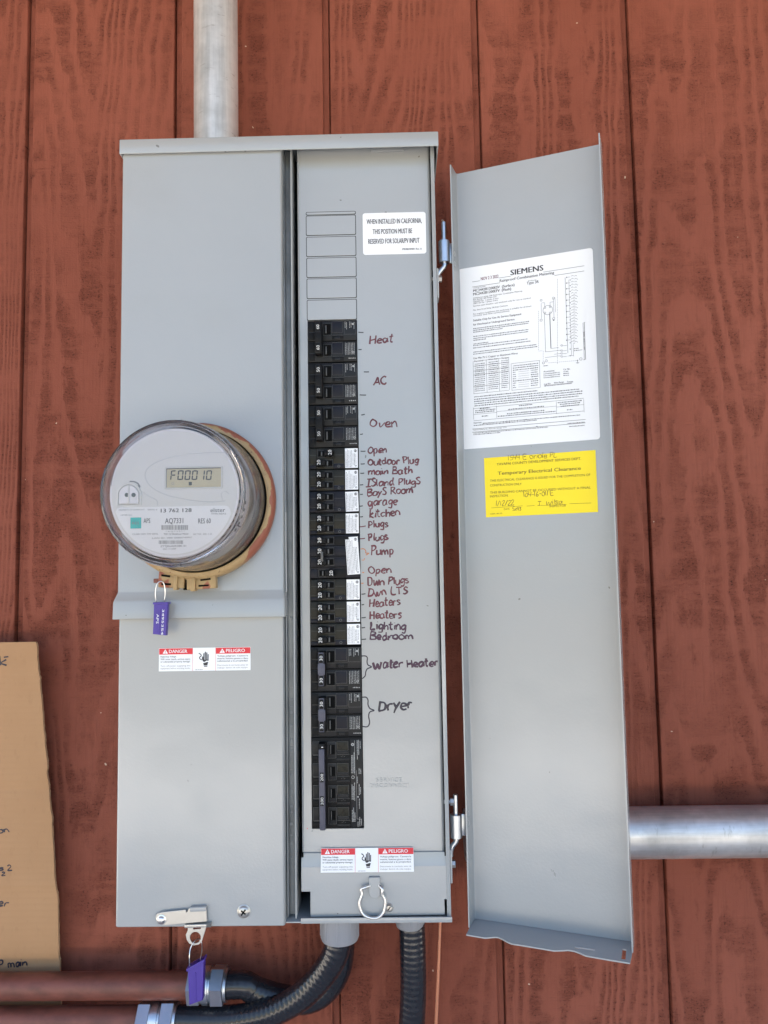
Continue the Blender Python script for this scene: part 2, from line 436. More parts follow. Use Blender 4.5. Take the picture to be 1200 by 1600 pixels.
def circ(u, v, r, n=24, a0=0, a1=360):
    return [(u + r * math.cos(math.radians(a0 + (a1 - a0) * i / n)), v + r * math.sin(math.radians(a0 + (a1 - a0) * i / n))) for i in range(n)]

# ------------------------------------------------------------------ hand lettering: strokes, cap height 1, x height .6
O_ = [(.30, .62), (.08, .5), (.05, .18), (.28, 0), (.5, .2), (.48, .5), (.27, .63)]
GL = {
 'A': (.68, [[(0, 0), (.14, .5), (.32, 1), (.46, .5), (.60, 0)], [(.10, .34), (.52, .40)]]),
 'B': (.62, [[(.06, 1), (.05, .5), (.05, 0)], [(.03, .98), (.42, .92), (.44, .66), (.08, .52), (.50, .42), (.50, .08), (.03, .01)]]),
 'C': (.62, [[(.54, .84), (.32, .98), (.07, .62), (.1, .16), (.34, 0), (.58, .14)]]),
 'D': (.64, [[(.06, 1), (.06, 0)], [(.0, .98), (.42, .86), (.56, .44), (.38, .06), (.0, .02)]]),
 'E': (.55, [[(.48, 1), (.06, .98), (.05, 0), (.5, .02)], [(.06, .5), (.4, .52)]]),
 'F': (.55, [[(.48, 1), (.06, .98), (.05, 0)], [(.06, .5), (.4, .52)]]),
 'H': (.68, [[(.06, 1), (.05, 0)], [(.56, 1), (.54, 0)], [(.05, .46), (.55, .52)]]),
 'I': (.56, [[(.02, 1), (.48, 1)], [(.25, 1), (.25, 0)], [(0, 0), (.5, .0)]]),
 'L': (.56, [[(.08, 1), (.04, .5), (.03, .02), (.25, 0), (.5, .05)]]),
 'K': (.60, [[(.06, 1), (.05, 0)], [(.5, .9), (.1, .45), (.52, 0)]]),
 'M': (.86, [[(.04, .66), (.06, 0)], [(.06, .4), (.24, .66), (.36, .46), (.38, .02)], [(.38, .4), (.58, .66), (.70, .46), (.74, 0)]]),
 'O': (.70, [[(.32, .84), (.08, .62), (.05, .22), (.30, 0), (.58, .22), (.56, .62), (.30, .85)]]),
 'P': (.58, [[(.08, 1), (.05, 0)], [(.02, .95), (.40, .95), (.48, .68), (.32, .48), (.06, .46)]]),
 'R': (.62, [[(.08, 1), (.05, 0)], [(.02, .95), (.40, .95), (.46, .72), (.30, .52), (.08, .48)], [(.2, .48), (.55, .0)]]),
 'S': (.58, [[(.50, .88), (.28, 1), (.08, .8), (.28, .55), (.50, .3), (.30, .02), (.04, .1)]]),
 'T': (.60, [[(0, .98), (.56, 1)], [(.28, 1), (.27, 0)]]),
 'W': (.95, [[(0, .8), (.1, .05), (.2, .02), (.4, .6), (.5, .05), (.62, .02), (.85, .8)]]),
 'Y': (.6, [[(0, 1), (.28, .5), (.28, 0)], [(.56, 1), (.28, .5)]]),
 'a': (.60, [[(.48, .5), (.28, .62), (.07, .4), (.12, .04), (.3, .06), (.48, .42)], [(.48, .62), (.47, .2), (.56, .02)]]),
 'b': (.54, [[(.06, 1), (.05, .02), (.3, 0), (.48, .25), (.36, .55), (.07, .4)]]),
 'c': (.50, [[(.46, .5), (.25, .62), (.06, .35), (.2, .02), (.46, .1)]]),
 'd': (.60, [[(.46, .5), (.26, .58), (.06, .3), (.2, .02), (.42, .2)], [(.47, 1), (.46, .4), (.52, .0)]]),
 'e': (.54, [[(.08, .3), (.44, .36), (.40, .58), (.2, .6), (.06, .3), (.2, .02), (.48, .08)]]),
 'g': (.58, [[(.46, .5), (.26, .62), (.06, .35), (.2, .05), (.44, .3)], [(.48, .6), (.48, 0), (.40, -.32), (.08, -.28)]]),
 'h': (.56, [[(.06, 1), (.05, 0)], [(.05, .3), (.28, .58), (.44, .4), (.46, 0)]]),
 'i': (.24, [[(.1, .58), (.1, .02)], [(.1, .82), (.12, .86)]]),
 'k': (.56, [[(.06, 1), (.05, 0)], [(.42, .6), (.08, .28), (.46, 0)]]),
 'l': (.24, [[(.1, 1), (.09, .4), (.12, .0)]]),
 'm': (.86, [[(.04, .58), (.05, 0)], [(.05, .36), (.22, .6), (.36, .42), (.38, .02)], [(.38, .36), (.56, .6), (.70, .42), (.74, 0)]]),
 'n': (.58, [[(.04, .58), (.05, 0)], [(.05, .34), (.28, .6), (.44, .42), (.48, .02)]]),
 'o': (.57, [O_]),
 'p': (.56, [[(.06, .6), (.05, -.34)], [(.04, .5), (.3, .62), (.47, .38), (.3, .06), (.06, .12)]]),
 'q': (.56, [[(.46, .5), (.26, .62), (.06, .35), (.2, .05), (.44, .3)], [(.48, .6), (.48, -.34)]]),
 'r': (.46, [[(.05, .58), (.06, 0)], [(.06, .32), (.2, .56), (.42, .56)]]),
 's': (.48, [[(.42, .54), (.22, .62), (.08, .48), (.26, .32), (.40, .16), (.22, 0), (.03, .06)]]),
 't': (.46, [[(.22, .95), (.20, .1), (.36, .02)], [(.0, .6), (.42, .64)]]),
 'u': (.58, [[(.05, .6), (.06, .12), (.24, 0), (.44, .2), (.47, .6)], [(.47, .6), (.48, .15), (.54, .02)]]),
 'v': (.52, [[(.02, .6), (.22, .02), (.46, .62)]]),
 'w': (.78, [[(.02, .6), (.14, .05), (.24, .04), (.36, .5), (.44, .05), (.56, .04), (.70, .6)]]),
 'y': (.54, [[(.04, .6), (.24, .1)], [(.48, .62), (.24, .08), (.06, -.34)]]),
 'x': (.5, [[(.02, .6), (.44, 0)], [(.44, .6), (.02, 0)]]),
 '0': (.56, [[(.28, 1), (.06, .6), (.12, .05), (.36, .02), (.48, .5), (.28, 1)]]),
 '1': (.28, [[(.1, 1), (.09, 0)]]),
 '2': (.54, [[(.05, .8), (.25, 1), (.44, .75), (.05, .03), (.5, .05)]]),
 '3': (.54, [[(.05, .95), (.4, .92), (.2, .55), (.46, .3), (.25, 0), (.03, .08)]]),
 '4': (.56, [[(.1, 1), (.05, .45), (.5, .45)], [(.42, 1), (.4, 0)]]),
 '5': (.54, [[(.46, 1), (.1, .98), (.08, .56), (.4, .52), (.42, .1), (.04, .02)]]),
 '6': (.54, [[(.4, 1), (.08, .45), (.14, .03), (.42, .12), (.38, .45), (.1, .32)]]),
 '8': (.54, [[(.4, .9), (.1, .85), (.4, .3), (.2, 0), (.06, .25), (.42, .75), (.38, .92)]]),
 '/': (.46, [[(.38, 1.05), (.02, -.1)]]),
 '-': (.5, [[(.06, .4), (.4, .42)]]),
 '.': (.25, [[(.08, .02), (.1, .03)]]),
 ' ': (.42, []),
}
def hand(mb, fr, body, p0, p1, h, w, k, r=.0006, fit=True, jit=.045):
    """write body from pixel p0 to pixel p1 (baseline) on plane w of frame fr; h = cap height in photo pixels"""
    u0, v0 = fr.hit(*p0, w); u1, v1 = fr.hit(*p1, w)
    tot = sum(GL[c][0] for c in body) - .08
    L = math.hypot(u1 - u0, v1 - v0); ux, uy = (u1 - u0) / L, (v1 - v0) / L
    uu, vv = fr.hit(p0[0], p0[1] - h, w); H = math.hypot(uu - u0, vv - v0); sx = L / tot
    x = 0
    for c in body:
        wd_, strokes = GL[c]; dy = random.uniform(-.07, .07); sk = random.uniform(-.05, .14); zz = random.uniform(.88, 1.12)
        for st in strokes:
            pts = [(x + a + sk * b + random.uniform(-jit, jit), b * zz + dy + random.uniform(-jit, jit)) for a, b in st]
            P = [fr.p(u0 + a * sx * ux - b * H * uy, v0 + a * sx * uy + b * H * ux, w) for a, b in pts]
            q = random.uniform(.82, 1.12); f1, f2, am = random.uniform(0, 6), random.uniform(.25, .7), random.uniform(.12, .30)
            mb.tube(crom(P, 4), r * q, k, 6, flat=(fr.n, .22), rfun=lambda i: 1 + am * math.sin(f1 + f2 * i))
        x += wd_
def stroke(mb, fr, pix, w, k, r=.0006):
    P = [fr.p(*fr.hit(a, b, w), w) for a, b in pix]
    mb.tube(crom(P, 5), r, k, 6, flat=(fr.n, .22))

# ================================================================== SETTING
g = MB(); g.add([(-60, .3, 0), (60, .3, 0), (60, -120, 0), (-60, -120, 0)], [(0, 3, 2, 1)], 'ground')
go = g.build('ground', smooth=0); go['kind'] = 'structure'
g = MB(); g.add([(-3.2, .05, 2.62), (6, .05, 2.62), (6, -1.05, 2.57), (-3.2, -1.05, 2.57), (-3.2, .05, 2.72), (6, .05, 2.72), (6, -1.05, 2.67), (-3.2, -1.05, 2.67)],
              [(0, 1, 2, 3), (7, 6, 5, 4), (0, 4, 5, 1), (1, 5, 6, 2), (2, 6, 7, 3), (3, 7, 4, 0)], 'sky_block')
co_ = g.build('sky_block_overhang', smooth=0); co_['kind'] = 'structure'  # unseen overhang, added to keep skylight from above off the wall

# grooved plywood siding
prof = []
GX0, GP = -.4914, .2032
i0, i1 = -13, 18
for i in range(i0, i1):
    c = GX0 + GP * i; h = .0050; dz = .0056
    shade_slit = [(c - h + .0004, dz), (c - h + .0005, dz + .006), (c - h + .0019, dz + .006), (c - h + .0020, dz)] if i < 2 else []  # slit added in every groove to deepen its corner shade
    shade_slit2 = [(c + h - .0020, dz), (c + h - .0019, dz + .006), (c + h - .0005, dz + .006), (c + h - .0004, dz)] if i >= 2 else []
    prof += [(c - h - .0010, 0), (c - h - .0003, .0006), (c - h, .0015)] + (shade_slit or [(c - h + .0003, dz)]) + (shade_slit2 or [(c + h - .0003, dz)]) + [(c + h, .0015), (c + h + .0003, .0006), (c + h + .0010, 0)]
prof = [(prof[0][0] - .1, 0)] + prof + [(prof[-1][0] + .1, 0)]
g = MB(); n = len(prof)
zs = [0.0, 2.7]
g.add([(x, y, z) for z in zs for x, y in prof], [(a, a + 1, n + a + 1, n + a) for a in range(n - 1)], 'wall')
x0, x1 = prof[0][0], prof[-1][0]
g.add([(x0, .02, 0), (x1, .02, 0), (x1, .02, 2.7), (x0, .02, 2.7)], [(0, 3, 2, 1)], 'wall')
wall = g.build('siding_wall', smooth=25)
tag(wall, 'brick red stained plywood siding wall with vertical grooves behind everything', 'wall')

# ================================================================== ELECTRICAL PANEL
D_DF, D_COV, D_BOX, D_LID = .104, .122, .110, .1265
XL = hx(184, 850, D_COV); XC = -.1292; XR = .0522
ZB = -.381; ZT = hz(440, 235, D_COV)
panel = thing('electrical_panel', 'tall open grey metal breaker panel with meter socket on its left half', 'electrical panel', (XL / 2 + XR / 2, 0, ZC + ZB))

# -- enclosure: sheet metal box, sides and bottom rim
g = MB(); T = .0016
g.box(W, XR - T, XR, ZB, ZT + .018, .003, D_BOX, 'grey', .0005)
g.box(W, XL + .004, XL + .004 + T, ZB + .002, ZT + .018, .003, .10, 'grey', .0004)
g.box(W, XL + .006, XR - T, ZB, ZB + T, .003, D_BOX + .005, 'grey', .0005)
g.box(W, XL + .006, XR - T, ZB + .002, ZT + .018, .003, .006, 'void')
xg0 = hx(470, 1436, .115); 
g.box(W, xg0, XR + .0006, ZB - .0006, ZB + .0052, .1135, .1155, 'grey', .0006)      # turned-up bottom lip
g.box(W, XR - .0045, XR - .0012, ZB + .003, ZT + .018, D_BOX - .0016, D_BOX - .0002, 'grey', .0004)
g.build('enclosure', panel)
# -- dark interior behind the gap, with a few bits of hardware
g = MB()
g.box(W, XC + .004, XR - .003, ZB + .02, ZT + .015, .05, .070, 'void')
for i in range(46):
    z = random.uniform(ZB + .05, ZT - .12); xg = random.uniform(-.1128, -.1075)
    g.box(W, xg, xg + random.uniform(.0006, .0018), z, z + random.uniform(.0008, .004), .072, .074 + random.uniform(0, .01), random.choice(['steel', 'edge_grey', 'bargrey']), .0002, rot=random.uniform(-.4, .4))
for py in (565, 640, 700, 762, 770, 890, 1010):
    z = hz(463, py, .085); g.tube([W.p(-.1125, z, .085), W.p(-.1095, z - .004, .088), W.p(-.1078, z - .010, .084)], .0006, 'steel', 6)
g.build('interior', panel)
# -- hood along the top
g = MB()
lx0, lx1 = hx(186.5, 225, D_LID), hx(685, 218, D_LID)
zl = hz(440, 234.0, D_LID); zt = hz(440, 211.5, D_LID)
g.box(W, lx0, lx1, zl, zt, D_LID - .0016, D_LID, 'grey', .0008, 2)
g.box(W, lx0, lx1, zt - .0016, zt, .001, D_LID - .0005, 'grey', .0007, 2)
g.box(W, lx0, lx0 + .0016, zl, zt - .0004, .001, D_LID - .0008, 'grey', .0005)
g.box(W, lx1 - .0016, lx1, zl, zt - .0004, .001, D_LID - .0008, 'grey', .0005)
for px in (383, 352): g.box(W, hx(px, 234, D_LID) - .001, hx(px, 234, D_LID) + .001, zl - .0004, zl + .0003, D_LID - .0014, D_LID - .0004, 'edge_grey')
g.build('hood', panel)
# -- upper meter cover with its flared skirt
zs0, zs1, zs2 = hz(315, 922, D_COV), hz(315, 940, .128), hz(315, 966, .1285)
g = MB()
R = .003
def ucover(xl, xr, prof_z, dback):
    """sheet cover: rounded vertical edges, front following prof_z = [(z, d)]"""
    rs = []
    for z, d in prof_z:
        ex = d - D_COV
        a = xl - ex * .55; b = xr + ex * .30
        L = [(a, dback)]
        for i in range(6): t = math.radians(15 * i + 7); L.append((a + R - R * math.cos(t), d - R + R * math.sin(t)))
        for i in range(6): t = math.radians(90 - 15 * i - 7); L.append((b - R + R * math.cos(t), d - R + R * math.sin(t)))
        L.append((b, dback))
        rs.append([W.p(x, z, q) for x, q in L])
    return rs
g.rings(ucover(XL, XC, [(ZT + .012, D_COV), (zs0, D_COV), (zs0 - .002, D_COV + .0004), (zs1 + .003, .1268), (zs1, .128), (zs2 + .0006, .1285), (zs2, .1280)], .045), 'grey')
uc = g.build('meter_cover', panel, 30)
# -- lower cover
g = MB()
g.rings(ucover(XL + .0012, XC - .0008, [(zs2 + .006, D_COV - .0008), (ZB + .001, D_COV - .0008), (ZB, D_COV - .0014)], .045), 'grey')
lc = g.build('lower_cover', panel, 30)
# -- galvanised centre channel
g = MB()
def strip(px0, px1, d0, d1, k, bev=.0003, z0=ZB + .004, z1=ZT + .01):
    g.box(W, hx(px0, 1000, d1), hx(px1, 1000, d1), z0, z1, d0, d1, k, bev)
strip(440, 448.5, .06, .104, 'galv_s'); strip(446.2, 448.6, .09, .1105, 'galv_s', .0006)
strip(448.6, 458.5, .06, .1025, 'galv_s'); strip(458.5, 460.6, .07, .1135, 'grey_edge', .0006)
for py in (968, 1075, 1095, 1105, 1115, 1136, 1147, 1157, 1168, 1176, 1190, 1203, 1211, 1225, 1238, 1246, 1262, 1270, 1290, 1306, 1320, 1342):
    z = hz(454, py, .103); a = hx(453 + random.uniform(-.5, .5), py, .103)
    g.box(W, a, a + .0034, z, z + random.uniform(.0010, .004), .1020, .1029, 'fleck', .0004)
g.build('centre_channel', panel)
# -- drop of clear sealant on the cover's edge
g = MB(); z0_, z1_ = hz(447, 925, .118), hz(447, 800, .118)
g.tube([W.p(hx(446.5, 860, .114), z1_, .113), W.p(hx(446.5, 870, .114), (z0_ + z1_) / 2, .1135), W.p(hx(447.5, 924, .114), z0_, .114)], .0009, 'grey_edge', 8)
g.build('edge_bead', panel)

# -- dead front: one bent sheet with the breaker opening and knock-outs
BX0, BX1 = hx(481.0, 502, D_DF), hx(566.3, 1150, D_DF)
BTOP = hz(520, 501, D_DF)
PITCH = .0254
BBOT = BTOP - 23 * PITCH
DX0, DX1 = hx(469.5, 900, D_DF), hx(683.0, 700, D_DF)
DZB = hz(585, 1333, D_DF)
g = MB()
pf = [(DX0, .086), (DX0, D_DF + .0012), (DX0 + .0007, D_DF + .0019), (DX0 + .0014, D_DF + .0012), (DX0 + .0018, D_DF + .0001), (DX0 + .0026, D_DF), (BX0 - .0004, D_DF), (BX1 + .0004, D_DF), (DX1 - .0052, D_DF)]
for i in range(1, 7): a = math.radians(15 * i); pf.append((DX1 - .0052 + .0040 * math.sin(a), D_DF - .0040 + .0040 * math.cos(a)))
pf += [(DX1 - .0012, .092)]
zs = [DZB - .002, BBOT - .0006, BTOP + .0004, ZT + .016]
ih = [i for i in range(len(pf)) if abs(pf[i][0] - (BX0 - .0004)) < 1e-9][0]
n = len(pf)
g.add([W.p(x, z, d) for z in zs for x, d in pf], [(r * n + a, r * n + a + 1, (r + 1) * n + a + 1, (r + 1) * n + a) for r in range(3) for a in range(n - 1) if not (r == 1 and a == ih)], 'grey')
hx0, hx1, hz0, hz1 = BX0 - .0004, BX1 + .0004, BBOT - .0006, BTOP + .0004
q = [(hx0, hz0), (hx1, hz0), (hx1, hz1), (hx0, hz1)]
g.add([W.p(a, b, d) for d in (D_DF, D_DF - .002) for a, b in q], [(i, 4 + i, 4 + (i + 1) % 4, (i + 1) % 4) for i in range(4)], 'grey_edge')
df = g.build('dead_front', panel, 30)
g = MB()
for ya, yb in ((331, 335.5), (337, 367.3), (370, 400.3), (402.8, 433.0), (435.2, 466.0), (468.5, 500)):
    dx = (ya - 331) * .012
    a, b, z1, z0 = hx(478.2 + dx, ya, D_DF), hx(555.5 + dx, ya, D_DF), hz(517, ya, D_DF), hz(517, yb, D_DF)
    o = .00028
    g.plate(W, [rrect(a - o, b + o, z0 - o, z1 + o, .0016), rrect(a + o, b - o, z0 + o, z1 - o, .0014)], D_DF - .0006, D_DF + .00022, 'slot')
    g.plate(W, [rrect(a + o * 1.2, b - o * 1.2, z0 + o * 1.2, z1 - o * 1.2, .0013)], D_DF - .0006, D_DF + .0007, 'grey', .0003)
g.build('knockout', df, 30)
g = MB()
g.box(W, hx(580, 235, D_DF), hx(631, 235, D_DF), hz(605, 236.5, D_DF + .002), ZT + .01, D_DF + .0004, D_DF + .002, 'grey', .0004)
g.build('top_tab', df)
# embossed lettering SERVICE DISCONNECT
g = MB()
for tx, a, b, py in (('SERVICE', 588, 628, 1221.5), ('DISCONNECT', 578, 640, 1230.5)):
    u0, v0 = W.hit(a, py, D_DF); u1, _ = W.hit(b, py, D_DF)
    g.text(W, tx, u0, u1, v0, 6.3 * k_at(D_DF), D_DF + .0002, 'grey_edge', -.012, extrude=.0004)
g.build('embossed_lettering', df, 30)
# -- bent plate under the dead front
DLP = D_DF + .0050
zk = hz(585, 1354, DLP); zpb = hz(560, 1431, DLP)
g = MB()
pa, pb = hx(471, 1380, DLP), hx(699.5, 1380, DLP)
ztop = hz(585, 1332, D_DF + .002)
g.add([W.p(pa, ztop, D_DF + .0022), W.p(pb, ztop, D_DF + .0022), W.p(pb, zk + .001, DLP - .0004), W.p(pa, zk + .001, DLP - .0004), W.p(pa, zk, DLP), W.p(pb, zk, DLP)], [(3, 2, 1, 0), (4, 5, 2, 3)], 'grey')
nl, nr = hx(485, 1400, DLP), hx(694.5, 1415, DLP); znl, znr = hz(478, 1393, DLP), hz(698, 1405, DLP)
g.plate(W, [[(pa, zk), (pb, zk), (pb, znr), (nr, znr), (nr, zpb + .0006), (nl, zpb - .0006), (nl, znl), (pa, znl)][::-1]], DLP - .0015, DLP, 'grey')
g.add([W.p(pa, ztop, D_DF + .0022), W.p(pa, zk, DLP), W.p(pa, znl, DLP), W.p(pa, znl, .09), W.p(pa, ztop, .09)], [(0, 1, 2, 3, 4)], 'grey')
g.add([W.p(pb, ztop, D_DF + .0022), W.p(pb, zk, DLP), W.p(pb, znr, DLP), W.p(pb, znr, .09), W.p(pb, ztop, .09)], [(4, 3, 2, 1, 0)], 'grey')
g.box(W, pa - .0004, pa + .0022, ztop - .004, ztop + .001, D_DF + .001, D_DF + .0035, 'slot')
g.box(W, pb - .0026, pb - .0004, ztop - .004, ztop + .001, D_DF + .001, D_DF + .0035, 'slot')
lp = g.build('bottom_plate', panel, 25)
# pull tab and wire ring
g = MB()
ta, tb = hx(576.5, 1380, DLP), hx(594, 1380, DLP); za, zb_ = hz(585, 1371, DLP), hz(585, 1396, DLP)
L = circ((ta + tb) / 2, zb_ + .002, (tb - ta) / 2, 14, 180, 360) + [(tb, zb_ + .004), (tb, za), (ta, za)]
g.plate(W, [L], DLP + .002, DLP + .0036, 'grey', .0005)
g.box(W, ta + .0002, tb - .0002, za - .001, za + .0014, DLP - .0005, DLP + .0036, 'grey', .0007)
rp = [(578, 1386), (570, 1386.5), (564.5, 1390), (565.5, 1399), (562.5, 1407), (562, 1417), (566, 1427), (574, 1432.5), (583, 1434.5), (592, 1433), (599.5, 1425.5), (602, 1415), (601, 1405), (597.5, 1398), (597.5, 1389), (592, 1385.5)]
D_R = DLP + .0062
g.tube(crom([W.p(*W.hit(a, b, D_R), D_R - (.004 if i in (0, 15) else 0)) for i, (a, b) in enumerate(rp)], 5), .00165, 'steel', 10)
g.build('pull_ring', lp)
def screw(name, par, px, py, d, r, phil=False):
    g = MB(); u, v = W.hit(px, py, d)
    g.lathe(W, u, v, [(r * 1.18, d - .001), (r * 1.18, d + .0004), (r, d + .001), (r * .96, d + .0018), (r * .7, d + .0029), (.0002, d + .0032)], 'satin', 28)
    g.box(W, u - r * .62, u + r * .62, v - r * .13, v + r * .13, d + .0022, d + .00335, 'slot', rot=.9)
    if phil: g.box(W, u - r * .5, u + r * .5, v - r * .13, v + r * .13, d + .0023, d + .00338, 'slot', rot=.9 + math.pi / 2)
    return g.build(name, par)
screw('screw', lp, 608, 1418, DLP, .0040)
screw('screw', lc, 381, 1424, D_COV - .0008, .0062, True)

# -- danger stickers ------------------------------------------------------------
def danger(par, w, x0, x1, y0, y1, ca, cb, W=W):
    g = MB(); a, zt_ = W.hit(x0, y0, w); b, _ = W.hit(x1, y0, w); _, zb2 = W.hit(x0, y1, w)
    H = zt_ - zb2; Wd = b - a; c1, c2 = a + Wd * ca, a + Wd * cb; t = w + .0003
    g.box(W, a, b, zb2, zt_, w - .0002, t, 'white')
    hz_ = zt_ - H * .275; e = .00012
    for (p, q, word) in ((a, c1, 'DANGER'), (c2, b, 'PELIGRO')):
        L = q - p
        g.quad(W, p + .0003, q - .0002, hz_, zt_ - .0003, t + e, 'red')
        cxx = p + L * .19; hh = H * .19; cz = hz_ + H * .04
        g.plate(W, [[(cxx - hh * .62, cz), (cxx + hh * .62, cz), (cxx, cz + hh)]], t + e, t + 2 * e, 'white')
        g.box(W, cxx - hh * .06, cxx + hh * .06, cz + hh * .26, cz + hh * .68, t + e, t + 3 * e, 'red')
        g.box(W, cxx - hh * .06, cxx + hh * .06, cz + hh * .08, cz + hh * .17, t + e, t + 3 * e, 'red')
        g.text(W, word, p + L * .30, p + L * .84, hz_ + H * .065, H * .15, t + 2 * e, 'white', .014)
    body = (('Hazardous Voltage.', 'Will cause death, serious injury', 'or substantial property damage.', 'Turn off power supplying this', 'equipment before working inside.'),
            ('Voltaje peligroso. Causara la', 'muerte, lesiones graves o dano', 'substancial a la propiedad.', 'Desconecte la corriente antes de', 'trabajar dentro de este equipo.'))
    for (p, q), lines in zip(((a, c1), (c2, b)), body):
        for i, tx in enumerate(lines):
            z = zt_ - H * ((.40, .51, .62, .80, .91)[i]); L = q - p
            g.text(W, tx, p + L * .05, p + L * (.52 if tx.endswith('Voltage.') else .93), z, H * .072, t + e, 'ink' if i < 3 else 'print_grey', .012 if i < 3 else 0)
    g.quad(W, c1 - .00015, c1 + .00015, zb2, zt_, t + e, 'red'); g.quad(W, c2 - .00015, c2 + .00015, zb2, zt_, t + e, 'red')
    # hand struck by a spark
    s = H; ox, oz = (c1 + c2) / 2, (zt_ + zb2) / 2
    def P(L): return [(ox + x * s, oz + y * s) for x, y in L]
    for x, y1_, r_ in ((-.02, .27, .022), (.045, .33, .023), (.11, .30, .023), (.17, .22, .021)):
        g.plate(W, [P([(x - r_, -.02), (x + r_, -.02), (x + r_ + .006, y1_ - .02), (x + .008, y1_), (x - r_ + .006, y1_ - .02)])], t, t + e, 'ink')
    g.plate(W, [P([(-.09, .13), (-.045, .10), (-.04, -.02), (.195, -.02), (.19, -.07), (.10, -.06), (.02, -.12), (-.05, -.10), (-.10, .02)])], t, t + 1.2 * e, 'ink')
    g.plate(W, [P([(-.05, -.17), (.04, -.15), (.12, -.12), (.18, -.13), (.15, -.22), (.14, -.27), (-.02, -.27), (-.03, -.22)])], t, t + e, 'ink')
    g.plate(W, [P([(-.01, -.29), (.14, -.29), (.14, -.325), (-.01, -.325)])], t, t + e, 'ink')
    pts = [(-.24, .26), (-.17, .22), (-.13, .15), (-.20, .09), (-.19, .02), (-.10, -.03)]
    g.tube(crom([W.p(ox + x * s, oz + y * s, t) for x, y in pts], 5), s * .021, 'ink', 6, flat=(W.n, .15))
    g.greek(W, c1 + Wd * .03, c1 + Wd * .11, zb2 + H * .04, H * .03, t + e, 'print_grey')
    return g.build('danger_sticker', par, 0)
danger(lc, D_COV - .0008, 248.5, 391.5, 1013, 1049, .37, .62)
tl_ = math.atan2(DLP - D_DF - .0022, ztop - zk)
FT = Frame(W.p(0, zk, DLP), (1, 0, 0), (0, math.sin(tl_), math.cos(tl_)))
danger(lp, .0006, 501.5, 646, 1325.5, 1363.5, .37, .62, FT)['label'] = 'scuffed danger sticker on the bottom plate'
# scuffs on the lower sticker
# -- California notice
g = MB()
a, z1 = W.hit(566.5, 333.5, D_DF); b, _ = W.hit(665, 333.5, D_DF); _, z0 = W.hit(566, 398.5, D_DF)
g.plate(W, [rrect(a, b, z0, z1, .003)], D_DF - .0001, D_DF + .0003, 'white')
for tx, pa_, pb_, py, h in (('WHEN INSTALLED IN CALIFORNIA,', 573, 659, 350.5, 8.6), ('THIS POSITION MUST BE', 582.5, 644, 366, 8.6), ('RESERVED FOR SOLAR/PV INPUT', 575.5, 655.5, 381.3, 8.6), ('4783B0AR001 Rev. A', 628, 659, 391, 3.4)):
    u0, v0 = W.hit(pa_, py, D_DF); u1, _ = W.hit(pb_, py, D_DF)
    g.text(W, tx, u0, u1, v0, h * k_at(D_DF), D_DF + .00042, 'ink', .012)
g.build('notice_sticker', df, 0)

# -- handwriting on the dead front
def note(body, p0, p1, h, k='marker', r=.00062):
    g = MB(); hand(g, W, body, p0, p1, h * 1.06, D_DF + .0001, k, r * 1.38); return g.build('handwriting', df, 60)
for a in (('Heat', (577, 537), (614, 534), 12), ('AC', (584, 601), (603, 600), 11), ('Oven', (577, 667.5), (621, 668), 13), ('Open', (575, 708.5), (604, 708), 11),
          ('Outdoor Plug', (575, 727), (654, 723.5), 10.5), ('Main Bath', (575, 742.5), (644, 740), 10.5), ('ISland PlugS', (572, 760), (657, 756.5), 10.5),
          ('BoyS Room', (574, 776), (645, 770.5), 11), ('garage', (575, 790.5), (620, 789.5), 12), ('kitchen', (577, 808.5), (625, 805), 11), ('Plugs', (576, 825), (606, 823), 10.5),
          ('Plugs', (576, 845.5), (606, 843), 11), ('Pump', (580, 868), (615, 865), 13), ('Open', (576, 896.5), (611, 895), 12), ('Dwn Plugs', (575, 915), (638, 912), 12),
          ('Dwn LTS', (575, 931.5), (636, 928), 11), ('Heaters', (577, 948), (625, 945.5), 11.5), ('Heaters', (577, 966.5), (627, 965.5), 11)):
    note(*a)
note('Lighting', (579, 983.5), (634, 984), 12, 'marker_dark', .00072); note('Bedroom', (578, 1000), (645, 999), 11, 'marker_dark', .00070)
note('Water Heater', (584, 1045), (684, 1041), 12, 'marker_dark', .0008); note('Dryer', (591, 1111), (645, 1107), 15, 'marker_black', .00085)
for x0_, y0_, x1_, y1_, k in ((560, 519, 568, 519.5, 'ink'), (560, 546, 565, 546, 'ink'), (568.5, 581, 576.5, 581, 'ink'), (562, 617, 572, 617.3, 'ink'), (564.5, 648.4, 570, 647.3, 'ink'), (562.5, 678.6, 567, 678, 'ink'), (563.5, 705, 571, 705, 'ink'), (563.5, 725, 570, 724.6, 'ink'), (563, 739.5, 569, 739.2, 'ink'), (562.5, 757.7, 567.5, 757.2, 'ink'), (562.5, 772.4, 567, 772.2, 'ink'), (562, 791, 566.8, 790.2, 'ink'), (562.4, 807.6, 567.2, 807.2, 'ink'), (562, 823.2, 571.4, 821.8, 'marker'), (562.5, 841.9, 570.3, 841, 'marker'), (566, 894.4, 569, 894.4, 'marker_orange'), (564.4, 911.5, 568, 911, 'marker_orange'), (564.8, 928.5, 571, 927.6, 'ink'), (565, 945, 569, 944.4, 'ink'), (565, 965.3, 571.5, 964.6, 'ink'), (565, 981, 570.5, 980.2, 'ink'), (565, 999, 572, 998.5, 'ink')):
    g = MB(); stroke(g, W, [(x0_, y0_), ((x0_ + x1_) / 2, (y0_ + y1_) / 2 + .2), (x1_, y1_)], D_DF + .0001, k, .00062); g.build('marker_tick', df, 60)
g = MB(); stroke(g, W, [(563.5, 858), (568, 857.5), (571.5, 860.5), (571.5, 864), (576.5, 864.5), (571.5, 867.5)], D_DF + .0001, 'marker_orange', .0005); g.build('marker_brace', df, 60)
